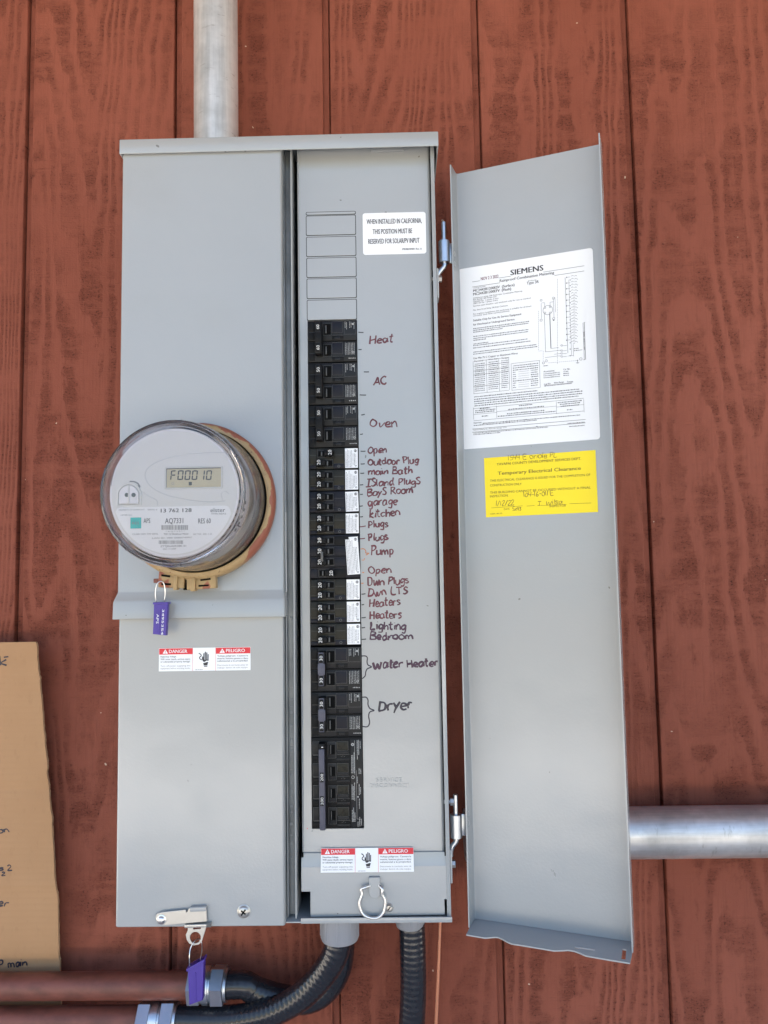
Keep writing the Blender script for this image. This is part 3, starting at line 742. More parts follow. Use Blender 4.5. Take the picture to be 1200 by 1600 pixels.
g = MB(); stroke(g, W, [(570, 872), (568.5, 875), (565, 875)], D_DF + .0001, 'marker_orange', .0004); g.build('marker_brace', df, 60)
g = MB(); stroke(g, W, [(565, 1025), (571, 1025), (574, 1028), (573.5, 1034), (575, 1039), (580.5, 1042), (574, 1045), (571.5, 1050), (570.5, 1056), (566, 1060.5)], D_DF + .0001, 'marker_black', .00065); g.build('marker_brace', df, 60)
g = MB(); stroke(g, W, [(566, 1089.5), (572, 1089.5), (575, 1094), (575, 1101), (578, 1107), (584.5, 1110), (578, 1112.5), (576, 1119), (577.5, 1129), (574, 1135.5), (566, 1135)], D_DF + .0001, 'marker_black', .00068); g.build('marker_brace', df, 60)
for px, py, k in ((479.5, 1295, 'red'), (487, 1299, 'ink'), (527, 1428, 'ink')):
    w = D_DF if py < 1320 else DLP; u, v = W.hit(px, py, w); g = MB(); g.box(W, u, u + .0011, v, v + .0008, w - .0001, w + .0002, k, rot=.6); g.build('paint_fleck', df if py < 1320 else lp)

# -- latch at the foot of the lower cover
g = MB(); d = D_COV
def P2(L, d): return [W.hit(a, b, d) for a, b in L]
g.plate(W, [P2([(243, 1434), (245, 1428), (252, 1425.5), (290, 1421.5), (291.5, 1426.5), (294, 1421.5), (297, 1418.5), (322, 1416), (323.5, 1440), (290, 1443), (254, 1446), (246, 1443)], d + .0036)[::-1]], d + .002, d + .0036, 'satin', .0004)
ux, uz = W.hit(297, 1425, d); ux2, _ = W.hit(323, 1425, d)
g.box(W, *P2([(297, 1425)], d + .003)[0][:1], P2([(322.5, 1425)], d + .003)[0][0], P2([(300, 1424)], d + .003)[0][1], P2([(300, 1416.5)], d + .003)[0][1], d - .001, d + .0048, 'grey', .001, rot=.04)
u, v = W.hit(252.5, 1436.5, d + .003)
g.lathe(W, u, v, [(.0052, d + .0034), (.0052, d + .0042), (.0040, d + .0046), (.0034, d + .0058), (.0018, d + .0066), (.0001, d + .0067)], 'steel', 24)
x0_, z1_ = W.hit(289, 1443.5, d + .004); x1_, z0_ = W.hit(330, 1448, d + .004)
g.box(W, x0_, x1_, z0_, z1_, d - .002, d + .0062, 'satin', .0005, rot=.03)
x0_, _ = W.hit(323.5, 1445, d + .004)
g.box(W, x0_, x1_ + .0005, z0_ + .0006, z1_ + .0002, d + .006, d + .0068, 'edge_grey', rot=.03)
# hanging eye
dE = d + .0045
hc = W.hit(305.5, 1464.5, dE); rr = 8.2 * k_at(dE)
outer = P2([(294, 1447.5), (323.5, 1444.5), (320.5, 1455), (318, 1463), (316, 1470), (311, 1475.5), (303, 1477), (296, 1474), (292, 1468), (290.5, 1460), (293.5, 1454)], dE)[::-1]
g.plate(W, [outer, circ(hc[0], hc[1], rr, 24)[::-1], P2([(302, 1448.5), (314.5, 1447.5), (314, 1451), (302, 1451.8)], dE)], dE - .0009, dE + .0009, 'satin', .0003)
g.build('latch', lc)

# -- hinges ------------------------------------------------------------------------
def hinge(px, yt, yj, yb, d, low=False):
    g = MB(); u, zt_ = W.hit(px, yt, d); zj = hz(px, yj, d); zb2 = hz(px, yb, d)
    def ring_(z, r, du=0, dw=0): return [W.p(u + du + r * math.cos(2 * math.pi * a / 20), z, d + dw + r * math.sin(2 * math.pi * a / 20)) for a in range(20)]
    g.rings([ring_(zj - .002, .0026), ring_(zt_ - .0006, .0026), ring_(zt_, .0020)], 'zinc')
    g.rings([ring_(zb2, .0062), ring_(zb2 + .0004, .0066), ring_(zj - .0004, .0066), ring_(zj, .0062)], 'zinc')
    g.box(W, u + .002, u + .0125, zb2 + .001, zj - .001, d - .0052, d - .0030, 'zinc', .0006)
    # bent foot to the side of the enclosure
    g.tube(crom([W.p(u, zb2 + .002, d), W.p(u - .0005, zb2 - .004, d), W.p(u - .0045, zb2 - .009, d), W.p(XR + .0018, zb2 - .015, d), W.p(XR + .0016, zb2 - .020, d)], 4), .0030, 'zinc', 12)
    g.box(W, XR + .0002, XR + .0024, zb2 - .046, zb2 - .010, d - .010, d + .010, 'grey_edge', .0008)
    for zz in ((zb2 - .020,) if not low else (zb2 - .028, zj + .014)):
        cz = zz; L = []
        for x, r in ((XR - .010, .0022), (XR + .0022, .0022), (XR + .0024, .0042), (XR + .0062, .0042), (XR + .0066, .0036)):
            L.append([W.p(x, cz + r * math.sin(2 * math.pi * a / 6), d + .0012 + r * math.cos(2 * math.pi * a / 6)) for a in range(6)])
        g.rings(L, 'satin')
    return g.build('hinge', panel)
hinge(693, 347, 377, 411, .098); hinge(711.5, 1241, 1272, 1309, .098, True)

# -- swing door: shallow pan, open towards the viewer -------------------------------
TH = math.radians(20.0)
tipx, tipd, FL = .0713, .103, .0255
DF_O = (tipx + FL * math.sin(TH), -(tipd - FL * math.cos(TH)), ZC)
DR = Frame(DF_O, (math.cos(TH), -math.sin(TH), 0), (0, 0, 1))
DW, DZ0, DZ1 = .1745, -.3935, .4900
g = MB(); th = .0014
bd = .0022
prf = [(th, FL), (0, FL), (0, 0 + .0005)]
def pan_section():
    """inner surface then outer surface of the bent sheet"""
    inn = [(th, FL)] + [(th + bd - bd * math.cos(math.radians(a)), th + bd - bd * math.sin(math.radians(a))) for a in (0, 22, 45, 68, 90)]
    inn += [(DW - th - bd + bd * math.sin(math.radians(a)), th + bd - bd * math.cos(math.radians(a))) for a in (0, 22, 45, 68, 90)] + [(DW - th, FL)]
    out = [(DW, FL), (DW, .0012), (DW - .0012, 0), (.0012, 0), (0, .0012), (0, FL)]
    return inn + out
sec = pan_section()
rs = [[DR.p(u, z, w) for u, w in sec] for z in (DZ0 + .001, DZ1)]
nn = len(sec); half = nn - 6
g.add([q for r in rs for q in r], [(a, nn + a, nn + (a + 1) % nn, (a + 1) % nn) for a in range(nn)], 'grey')
for z, r in ((0, 0), (1, 1)):     # end caps, as quads between inner and outer skins
    o = z * nn
    capf = [(0, 1, half + 4, half + 5), (1, 5, half + 3, half + 4), (5, 6, half + 2, half + 3), (6, 10, half + 1, half + 2), (10, 11, half, half + 1), (1, 2, 3, 4, 5), (6, 7, 8, 9, 10)]
    g.add([q.copy() for q in rs[z]], capf if z else [f[::-1] for f in capf], 'grey')
door = g.build('swing_door', panel, 30)
# bottom lip with its cut-outs: lies in the plane z = DZ0
def hitz(px, py, z):
    r = (px - 600) / FPX * AR - (py - 800) / FPX * AU + AW
    t = (z + ZC - CAMP.z) / r.z; q = CAMP + t * r - DR.o
    return q.dot(DR.ex), q.dot(DR.n)
LF = Frame(DR.o, DR.ex, DR.n)          # u along the door, v = out of the door, normal = -z
LF.n = LF.ex.cross(LF.ey)
lip = [hitz(a, b, DZ0) for a, b in ((728.5, 1461), (758, 1466), (766, 1465.3), (773, 1464.6), (779, 1465), (786, 1468.5), (792, 1472), (799, 1475), (830, 1480), (866, 1486), (878, 1485.6), (888, 1485), (897, 1486.5), (905, 1489.3), (911, 1492), (916, 1494), (950, 1500), (984.6, 1505.5))]
lip = [(max(.0002, min(DW - .0002, u)), v) for u, v in lip]
lip = [(.0002, .0004)] + lip + [(DW - .0002, .0004)]
slots = [[hitz(a, b, DZ0) for a, b in ((898, 1479.8), (929.5, 1484.6), (929.5, 1486.8), (898, 1482.2))], [hitz(a, b, DZ0) for a, b in ((972.8, 1483.5), (978.6, 1484.5), (977.5, 1500.5), (970.8, 1499.5))]]
LP = Frame(DR.o, DR.ex, DR.n)
g = MB(); sgn = LP.n.z
g.plate(LP, [lip] + slots, sgn * DZ0 - .0007, sgn * DZ0 + .0007, 'grey')
g.build('bottom_lip', door, 30)
for py in (392.3, 407.2, 1275, 1290):
    g = MB()
    px = 706.8 if py < 1000 else 728.3
    # rivets on the inside of the hinge flange: flange plane u = th
    fl = Frame(DR.p(th, 0, 0), DR.n, (0, 0, 1))
    a, b = fl.hit(px, py)
    g.lathe(Frame(DR.p(th, 0, 0), DR.n, (0, 0, 1)), min(max(a, .006), FL - .006), b, [(.0028, -.0004), (.0027, .0006), (.0016, .0013), (.0001, .0014)], 'grey_edge', 16); g.build('rivet', door)
for px, py, L, rt in ((862, 1363, .006, -1.0), (864, 1367, .004, -.9), (860, 1360, .003, -1.2), (829, 697.5, .0016, -1.2)):
    u, v = DR.hit(px, py, th); g = MB(); g.box(DR, u, u + L, v, v + .00035, th - .0001, th + .00015, 'edge_grey', rot=rt); g.build('scratch', door)

# wiring label on the door
WL = th
def LQ(zx, zy): return DR.hit(710 + zx / 5, 380 + zy / 5, WL)
g = MB()
uL = (LQ(50, 195)[0] + LQ(45, 1597)[0]) / 2; uR = (LQ(1103, 40)[0] + LQ(1117, 1550)[0]) / 2
vT = (LQ(50, 195)[1] + LQ(1103, 40)[1]) / 2; vB = (LQ(45, 1597)[1] + LQ(1117, 1550)[1]) / 2
g.plate(DR, [rrect(uL, uR, vB, vT, .0035)], WL - .0001, WL + .0003, 'white')
WT = WL + .00042
SC = .2 * (CAM_D - .115) / FPX        # metres per zoom pixel
def lt(tx, zx0, zy0, zx1, zy1, h, k='ink', bold=0.):
    u0, v0 = LQ(zx0, zy0); u1, v1 = LQ(zx1, zy1); g.text(DR, tx, u0, u1, (v0 + v1) / 2, h * SC * 1.08, WT, 'ink' if k == 'print_grey' else k, .012 + bold * .8)
def ll(zx0, zy0, zx1, zy1, t=2.2, k='ink', flat=True):
    u0, v0 = LQ(zx0, zy0); u1, v1 = LQ(zx1, zy1)
    if flat:
        if abs(zx1 - zx0) > abs(zy1 - zy0) * .5: v0 = v1 = (v0 + v1) / 2
        else: u0 = u1 = (u0 + u1) / 2
    hw = t * SC / 2; dx, dy = u1 - u0, v1 - v0; L = math.hypot(dx, dy); nx, ny = -dy / L * hw, dx / L * hw
    lyr = WT + random.uniform(0, .00006)
    g.add([DR.p(u0 + nx, v0 + ny, lyr), DR.p(u0 - nx, v0 - ny, lyr), DR.p(u1 - nx, v1 - ny, lyr), DR.p(u1 + nx, v1 + ny, lyr)], [(0, 1, 2, 3)], k)
def lg(zx0, zy0, zx1, zy1, h, k='print_grey'):
    u0, v0 = LQ(zx0, zy0); u1, v1 = LQ(zx1, zy1); g.greek(DR, u0, u1, (v0 + v1) / 2, h * SC * .8, WT, 'print_dark', word=(.4, 1.5), gap=.45)
lt('SIEMENS', 440, 250, 695, 215, 44, bold=.03)
lt('NOV 2 3 2022', 208, 290, 345, 272, 26, 'stamp', .01)
lt('Rainproof Combination Metering', 355, 302, 780, 244, 22, bold=.012)
lt('Enclosure', 578, 300, 640, 290, 9, 'print_grey'); lt('Type 3R', 566, 325, 660, 310, 22, bold=.008)
ll(140, 303, 200, 295, 3); ll(348, 272, 440, 260, 3); ll(695, 226, 1015, 178, 3); ll(140, 343, 355, 311, 3); ll(782, 252, 1015, 219, 3)
lt('Catalog Number', 150, 354, 245, 342, 9, 'print_grey')
lt('MC2442B1200ESV  (Surface)', 148, 381, 470, 336, 21, bold=.018); lt('MC2442B1200EFV  (Flush)', 148, 408, 444, 368, 21, bold=.018)
for tx, a, y0_, b, y1_ in (('Continuous rating: 200 Amps max, Combination Metering', 148, 430, 530, 384), ('Bus Rating: 200 Amps max', 148, 446, 330, 424), ('120/240 Vac  1 phase, 3 wire', 148, 461, 345, 438), ('208Y/120 Vac  1 phase, 3 wire', 148, 476, 340, 452), ('Service main breaker: use enclosed only for use as marked', 148, 494, 595, 438), ('Max. Short Circuit Rating, 200 Amps Continuous', 148, 527, 418, 494), ('For outdoor installation this enclosure is suitable for all listed', 148, 557, 600, 500), ('circuits and line terminations', 148, 572, 430, 536)):
    lt(tx, a, y0_, b, y1_, 11, 'print_grey')
lt('Suitable Only for Use As Service Equipment', 148, 610, 524, 563, 16, bold=.014); lt('for Overhead or Underground Service', 148, 643, 470, 604, 16, bold=.014)
for i, (y, e) in enumerate(((672, 590), (686, 585), (700, 380), (734, 585), (750, 580), (764, 250), (792, 270), (806, 570), (825, 600), (858, 640), (874, 650))):
    lg(148, y, e, y - (e - 148) * .13, 10)
lt('Use Min 75 C Copper or Aluminum Wires', 150, 905, 495, 870, 15, bold=.01)
# two tables
def table(x0, y0, x1, y1, ss, rows, cols):
    for i in rows: ll(x0, y0 + (y1 - y0) * i, x1, y0 + (y1 - y0) * i - (x1 - x0) * ss, 2.2)
    for j in cols: xx = x0 + (x1 - x0) * j; ll(xx, y0 - (xx - x0) * ss, xx, y1 - (xx - x0) * ss, 2.2)
table(150, 925, 428, 1180, .12, (0, .15, .3, .42, .78, 1), (0, .37, .72, 1))
lt('Terminal', 155, 930, 225, 922, 12); lt('Wire Size', 265, 916, 340, 907, 12); lt('Torque', 368, 907, 420, 900, 12)
for y in range(950, 1165, 15):
    lg(160, y, 240, y - 10, 9)
    lg(268, y - 16, 345, y - 24, 9); lg(368, y - 27, 420, y - 33, 9)
table(447, 940, 668, 1150, .10, (0, 1), (0, 1))
for y in range(962, 1140, 17):
    if y < 1000 or 1070 < y < 1085: lg(458, y, 655, y - 19, 10)
    else: lg(458, y, 482, y - 2, 9); ll(500, y - 8, 585, y - 16, 1.6); lg(598, y - 16, 655, y - 21, 10)
lt('Accessories', 697, 1010, 782, 1002, 13, bold=.012); lt('Cat. No.', 852, 994, 905, 988, 13, bold=.012)
for i in range(3): lg(697, 1026 + i * 15, 830, 1012 + i * 15, 9); lg(852, 1008 + i * 15, 896, 1004 + i * 15, 9)
lt('Lug Kit', 702, 1108, 752, 1102, 12, bold=.01); lt('Wire Range', 778, 1098, 855, 1090, 12, bold=.01); lt('Torque', 880, 1090, 928, 1085, 12, bold=.01)
lg(702, 1120, 920, 1098, 8); ll(702, 1112, 928, 1090, 1.5)
for i in range(5): lg(155, 1202 + i * 17.5, (650, 975, 1000, 1000, 975)[i], 1202 + i * 17.5 - ((650, 975, 1000, 1000, 975)[i] - 155) * .085, 11)
table(150, 1285, 1012, 1378, .075, (0, .52, 1), (0, .21, .75, 1)) if False else None
ll(150, 1285, 1012, 1220, 2.4); ll(150, 1378, 1012, 1322, 2.4); ll(150, 1337, 330, 1325, 2); ll(330, 1310, 800, 1280, 2); ll(800, 1278, 1012, 1264, 2)
for xx, y0_, y1_ in ((150, 1285, 1378), (331, 1270, 1365), (798, 1238, 1336), (1012, 1220, 1322)): ll(xx, y0_, xx, y1_, 2.2)
for x0_, x1_, yy in ((200, 280, 1296), (165, 320, 1312), (165, 320, 1326), (215, 265, 1356), (505, 610, 1272), (420, 700, 1300), (412, 708, 1333), (340, 790, 1352), (808, 1000, 1248), (825, 985, 1262), (830, 975, 1278), (880, 925, 1306)):
    lg(x0_, yy, x1_, yy - (x1_ - x0_) * .065, 11)
lt('Important:', 152, 1410, 215, 1405, 12, bold=.012); lg(222, 1405, 990, 1352, 10); lg(152, 1424, 650, 1390, 10)
ll(140, 1443, 1025, 1388, 3); ll(140, 1468, 1025, 1414, 3)
lt('Siemens Industry, Inc., Norcross, Georgia, U.S.A.', 150, 1462, 410, 1445, 10, 'print_grey'); lg(640, 1436, 655, 1435, 11); lg(885, 1412, 1018, 1403, 10); lg(898, 1436, 1018, 1428, 10)
lg(150, 1482, 735, 1446, 9); lg(150, 1496, 358, 1486, 9)
# one-line wiring diagram
def dash(zx0, zy0, zx1, zy1, nseg, t=2.2):
    for i in range(nseg):
        a, b = i / nseg, (i + .6) / nseg; ll(zx0 + (zx1 - zx0) * a, zy0 + (zy1 - zy0) * a, zx0 + (zx1 - zx0) * b, zy0 + (zy1 - zy0) * b, t)
def loopc(zx, zy, r, t=2.2, a0=0, a1=360, n_=14):
    u, v = LQ(zx, zy); P = [DR.p(u + r * SC * math.cos(math.radians(a0 + (a1 - a0) * i / n_)), v + r * SC * math.sin(math.radians(a0 + (a1 - a0) * i / n_)), WT) for i in range(n_ + 1)]
    g.tube(P[:-1] if a1 - a0 == 360 else P, t * SC * .6, 'ink', 4, closed=(a1 - a0 == 360), flat=(DR.n, .2))
def dotc(zx, zy, r=4.5):
    u, v = LQ(zx, zy); g.plate(DR, [circ(u, v, r * SC, 8)], WT, WT + .00008, 'ink')
dash(806, 280, 806, 950, 34); ll(875, 268, 877, 860, 2.6); ll(905, 285, 905, 880, 2.0)
for i in range(24):
    y = 268 + i * 22.3; big = i % 2 == 0 and i < 23
    if big: ll(875, y, 905, y - 3, 2.0); dotc(877, y)
    else: dotc(905, y - 2, 4)
    for xx in (922, 948):
        loopc(xx, y - 6, 9, 2.0, 20, 160, 6)
    dotc(962, y - 8, 2.5) if i % 2 else None
    if i > 5: loopc(935, y - 4, 8, 1.8, 200, 340, 6)
loopc(730, 523, 38, 2.2)
for zx, zy in ((707, 505), (748, 498), (708, 545), (748, 545)): loopc(zx, zy, 7, 2.2)
ll(680, 470, 680, 590, 2.2); ll(680, 468, 705, 465, 2.2); ll(706, 466, 706, 500, 2.2); loopc(678, 447, 8); loopc(678, 602, 9); ll(776, 430, 776, 585, 2.2); ll(748, 462, 776, 458, 2.2); ll(748, 462, 748, 495, 2.2); loopc(774, 430, 9); loopc(776, 590, 9); dotc(776, 602, 6); ll(788, 425, 788, 540, 2)
ll(708, 550, 708, 850, 2.4); ll(748, 552, 752, 820, 5.5); ll(708, 850, 735, 847, 2.2); ll(752, 824, 815, 816, 2.2)
for i, (xa, y) in enumerate(((830, 806), (735, 846), (780, 868), (708, 892))):
    ll(xa, y, 832, y - (832 - xa) * .07 - 1, 2.2) if xa < 830 else None
    loopc(840, y - 8, 8, 2.2, 200, 340, 6); loopc(838, y - 2, 10, 2.2, 20, 160, 6); ll(850, y - 4, 878, y - 7, 2.2)
dotc(905, 828); dotc(905, 880); ll(930, 790, 930, 885, 2); ll(885, 882, 930, 878, 2); lg(934, 828, 975, 825, 9); lg(934, 842, 1000, 838, 9)
dash(658, 530, 658, 842, 20); dash(658, 844, 690, 840, 3); dash(694, 842, 694, 925, 6); loopc(697, 936, 9); loopc(718, 920, 9); dash(735, 936, 960, 917, 14); loopc(988, 905, 10); dotc(962, 917, 5); ll(962, 917, 962, 935, 2.4); ll(950, 934, 976, 931, 2.4); ll(955, 940, 971, 938, 2.2); lg(695, 963, 735, 959, 9)
ll(1010, 622, 1010, 910, 2.4); ll(1020, 622, 1020, 910, 3.4); ll(1010, 621, 1021, 620, 2.6); ll(1007, 912, 1021, 911, 3)
u0, v0 = LQ(1020, 832); u1, v1 = LQ(1020, 690); g.text(DR, 'NEUTRAL BAR', u0 + .0003, u0 + .0003 + (v1 - v0), v0, 11 * SC, WT + .0001, 'ink', .01, rot=math.pi / 2)
g.build('wiring_label', door, 0)

# yellow clearance sticker
def YQ(zx, zy): return DR.hit(740 + zx / 5.714, 690 + zy / 5.714, WL)
YS = (CAM_D - .118) / FPX / 5.714
g = MB()
uL = (YQ(93, 148)[0] + YQ(112, 676)[0]) / 2; uR = (YQ(1088, 75)[0] + YQ(1112, 628)[0]) / 2
q = [YQ(93, 148), YQ(1088, 75), YQ(1112, 628), YQ(112, 676)]
g.plate(DR, [q[::-1]], WL - .0001, WL + .00035, 'yellow')
WY = WL + .0005
def yt(tx, x0, y0, x1, y1, h, k='print_brown', bold=0.):
    u0, v0 = YQ(x0, y0); u1, v1 = YQ(x1, y1); a = math.atan2(v1 - v0, u1 - u0)
    g.text(DR, tx, u0, u0 + math.hypot(u1 - u0, v1 - v0), v0, h * YS, WY, k, bold + .006, rot=a)
yt('YAVAPAI COUNTY DEVELOPMENT SERVICES DEPT.', 208, 214, 960, 162, 24, bold=.012)
yt('Temporary Electrical Clearance', 218, 299, 958, 252, 33, bold=.016)
yt('THIS ELECTRICAL CLEARANCE IS ISSUED FOR THE COMPLETION OF', 148, 360, 1042, 306, 22)
yt('CONSTRUCTION ONLY', 148, 402, 430, 388, 22)
yt('THIS BUILDING CANNOT BE OCCUPIED WITHOUT A FINAL', 148, 466, 1046, 420, 22); yt('INSPECTION.', 148, 500, 312, 490, 22)
yt('DATE', 272, 612, 322, 609, 18); yt('INSPECTOR', 680, 588, 826, 580, 19); yt('FORM 148-155', 150, 652, 255, 646, 12)
def yl(x0, y0, x1, y1):
    P = [DR.p(*YQ(x0, y0), WY), DR.p(*YQ(x1, y1), WY)]; g.tube(P, .00018, 'print_brown', 4, flat=(DR.n, .3))
yl(160, 592, 440, 574); yl(475, 576, 545, 571); yl(600, 572, 830, 560); yl(856, 555, 1050, 548)
def yh(tx, x0, y0, x1, y1, h): hand(g, DR, tx, (740 + x0 / 5.714, 690 + y0 / 5.714), (740 + x1 / 5.714, 690 + y1 / 5.714), h / 5.714, WY, 'pen', .00030)
yh('1544 E oriole PL', 305, 168, 745, 138, 45); yh('104-16-011 E', 445, 495, 712, 478, 42); yh('1/12/22', 195, 575, 360, 568, 42); yh('5x43', 345, 620, 425, 614, 34); yh('I. Wilsa', 570, 570, 790, 553, 40)
g.build('clearance_sticker', door, 0)

# ================================================================== CIRCUIT BREAKERS
FB = D_DF + .0012        # breaker face
BW = BX1 - BX0
def U(mm): return BX0 + BW * mm / 58.0
def base_mesh(z1, n_pole, k):
    g = MB(); z0 = z1 - n_pole * PITCH
    g.box(W, BX0, BX1, z0 + .00035, z1 - .00035, .075, FB, k, .0005)
    return g, z0
def breaker_thing(name, label, z1, n_pole, cat='circuit breaker'):
    return thing(name, label, cat, (BX0 / 2 + BX1 / 2, -.075, ZC + z1 - n_pole * PITCH), 'circuit breakers in the panel column')
def vtext(g, tx, ucen, vcen, length, h, w, k, bold=.01):
    """text running upwards, centred"""
    g.text(W, tx, ucen + h / 2, ucen + h / 2 + length, vcen - length / 2, h, w, k, bold, rot=math.pi / 2)
def outline(g, u0, u1, v0, v1, w, k='edge_grey', t=.00022):
    g.quad(W, u0, u1, v1 - t, v1, w, k); g.quad(W, u0, u1, v0, v0 + t, w, k); g.quad(W, u0, u0 + t, v0 + t, v1 - t, w, k); g.quad(W, u1 - t, u1, v0 + t, v1 - t, w, k)
def two_pole(word, amp, z1, bar='black', dull=False):
    t = breaker_thing('double_pole_breaker', 'black double pole breaker with tied handles, by the handwritten word ' + word, z1, 2)
    g, z0 = base_mesh(z1, 2, 'black')
    for i in range(2):
        a = z1 - i * PITCH
        def V(mm): return a - mm / 1000
        g.box(W, U(.6), U(57.4), V(24.6), V(1.0), FB - .001, FB + .0005, 'black2', .0004)
        g.box(W, U(1), U(8.4), V(13.5), V(1.6), FB, FB + .0012, 'black', .0004)
        g.box(W, U(1), U(8.4), V(23.4), V(15), FB, FB + .0009, 'black', .0004)
        g.box(W, U(18), U(28.2), V(18.6), V(3.6), FB, FB + .0013, 'black', .0004)
        g.box(W, U(28.4), U(41.5), V(16), V(1.8), FB, FB + .0016, 'navy_black', .0005)
        g.box(W, U(28.4), U(42.5), V(23.8), V(18.6), FB, FB + .0008, 'black', .0004)
        g.quad(W, U(28.6), U(42.3), V(18.65), V(18.45), FB + .00085, 'edge_grey')
        outline(g, U(18.2), U(28), V(18.4), V(3.8), FB + .00135); outline(g, U(28.7), U(41.2), V(15.8), V(2.0), FB + .00165)
        outline(g, U(43), U(57), V(17.5), V(1.4), FB + .00055) if i == 0 else None
        g.box(W, U(32), U(38), V(23), V(20), FB, FB + .0011, 'black2', .0003)
        g.box(W, U(20.5), U(27.2), V(17.5), V(5.2), FB + .0008, FB + .0015, 'slot')
        g.box(W, U(20.9), U(22.3), V(16), V(6.5), FB + .0008, FB + .0019, 'edge_grey', .0002)
    for i in range(2):
        g.box(W, BX0 + .0002, BX1 - .0002, z1 - i * PITCH - PITCH + .0001, z1 - i * PITCH - PITCH + .0007, FB - .0005, FB + .0007, 'slot')
    g.build('body', t)
    g = MB(); a, b = z1 - .0045, z1 - .0435
    g.box(W, U(9.2), U(17.6), b, a, FB, FB + .0115, 'black', .0010)
    g.box(W, U(10.3), U(15.8), b + .0008, a - .0008, FB + .011, FB + .0122, 'black2' if bar == 'black' else bar, .0004)
    g.box(W, U(9.4), U(17.4), b + .0135, a - .0135, FB + .0105, FB + .0127, 'black' if bar == 'black' else bar, .0005)
    for c in (a - .0072, b + .0072):
        g.box(W, U(10.8), U(15.3), c - .0052, c + .0052, FB + .0115, FB + .0125, 'black', .0003)
        vtext(g, amp, U(13.0), c, .0054, .0038, FB + .01265, 'num', .004)
    g.build('handle', t)
    g = MB(); w = FB + .00072
    for i in range(2):
        a = z1 - i * PITCH
        zt_, zb2 = a - .0022, a - (.0125 if i == 0 else .0165)
        n_ = 5
        for j in range(7):
            if i == 0 and j in (2, 5): continue
            uu = U(44.0 + j * 1.75); g.greek(W, zb2 + random.uniform(0, .003) * (i == 0), zt_, uu, .00075, w, 'label_grey', vert=True, word=(.6, 2.2))
        uu, vv = U(53.4), a - (.0052 if i == 0 else .0138)
        g.plate(W, [circ(uu, vv, .0013, 14)] + ([circ(uu, vv, .0008, 10)] if i else []), w + .0001, w + .0002, 'label_grey')
        if i: g.greek(W, U(48), U(56.5), a - .0215, .0013, w, 'label_grey', word=(.5, 1.2))
    g.build('rating_print', t, 0)
    return t
def half_pole(body, handle, z1, mid, amp, on, bodyk):
    """one slim toggle centred mid mm below z1"""
    def V(mm): return z1 - (mid + mm) / 1000
    body.box(W, U(10.2), U(28.2), V(4.3), V(-4.3), FB, FB + .0010, 'black', .0004); outline(body, U(10.3), U(28.1), V(4.2), V(-4.2), FB + .00105)
    if on: ha, sl, tx = (9.5, 19.6), (20.8, 27.4), 11.9
    else: ha, sl, tx = (18.4, 28.2), (11.4, 17.2), 25.4
    body.box(W, U(sl[0]), U(sl[1]), V(2.9), V(-2.7), FB + .0006, FB + .0012, 'slot')
    if on: body.box(W, U(20.9), U(22.6), V(2.6), V(-2.4), FB + .0006, FB + .0017, 'edge_grey', .0002)
    else: body.box(W, U(14.2), U(15.8), V(2.6), V(-2.4), FB + .0006, FB + .0017, 'edge_grey', .0002)
    L = [(ha[0], 3.4, -3.4), ]
    g = handle
    g.box(W, U(ha[0]), U(ha[1]), V(3.6), V(-3.6), FB, FB + .0080, 'black', .0012)
    a, b = (ha[0], ha[0] + 5.6) if on else (ha[1] - 5.6, ha[1])
    g.box(W, U(a), U(b), V(4.4), V(-4.4), FB + .003, FB + .0098, 'black', .0012)
    vtext(g, amp, U((a + b) / 2 - .1), V(0), .0058, .0043, FB + .0099, 'num', .004)
def sticker(t, u0, u1, z0, z1, rot=0., tall=False):
    g = MB(); w = FB + .0006
    F2 = Frame(W.p((u0 + u1) / 2, (z0 + z1) / 2, 0), (math.cos(rot), 0, math.sin(rot)), (-math.sin(rot), 0, math.cos(rot)))
    a, h = (u1 - u0) / 2, (z1 - z0) / 2
    F2.n = W.n
    g.box(F2, -a, a, -h, h, w - .0002, w + .0003, 'white')
    e = w + .00042
    for j in range(8):
        uu = -a + .0009 + j * (2 * a - .0018) / 8
        if j >= 5: zz0, zz1 = -h + .002 + random.uniform(0, .004), h * .45
        else: zz0, zz1 = -h + .001, h - .001 - random.uniform(0, .004)
        g.greek(F2, zz0, zz1, uu, .00065, e, 'ink' if j in (0, 6) else 'print_grey', vert=True, word=(.6, 2.4))
    c = (a - .0028, h - .0030)
    g.plate(F2, [circ(*c, .0016, 16), circ(*c, .0011, 12)], e, e + .0001, 'ink'); g.box(F2, c[0] - .0004, c[0] + .0004, c[1] - .001, c[1] + .001, e, e + .0002, 'ink')
    c = (a - .0024, -h + .0024); g.plate(F2, [circ(*c, .0010, 12), circ(*c, .0006, 10)], e, e + .0001, 'ink')
    if tall: g.box(F2, -a - .0003, -a + .004, h - .0026, h + .0006, e, e + .0003, 'black')
    g.build('rating_sticker', t, 0)
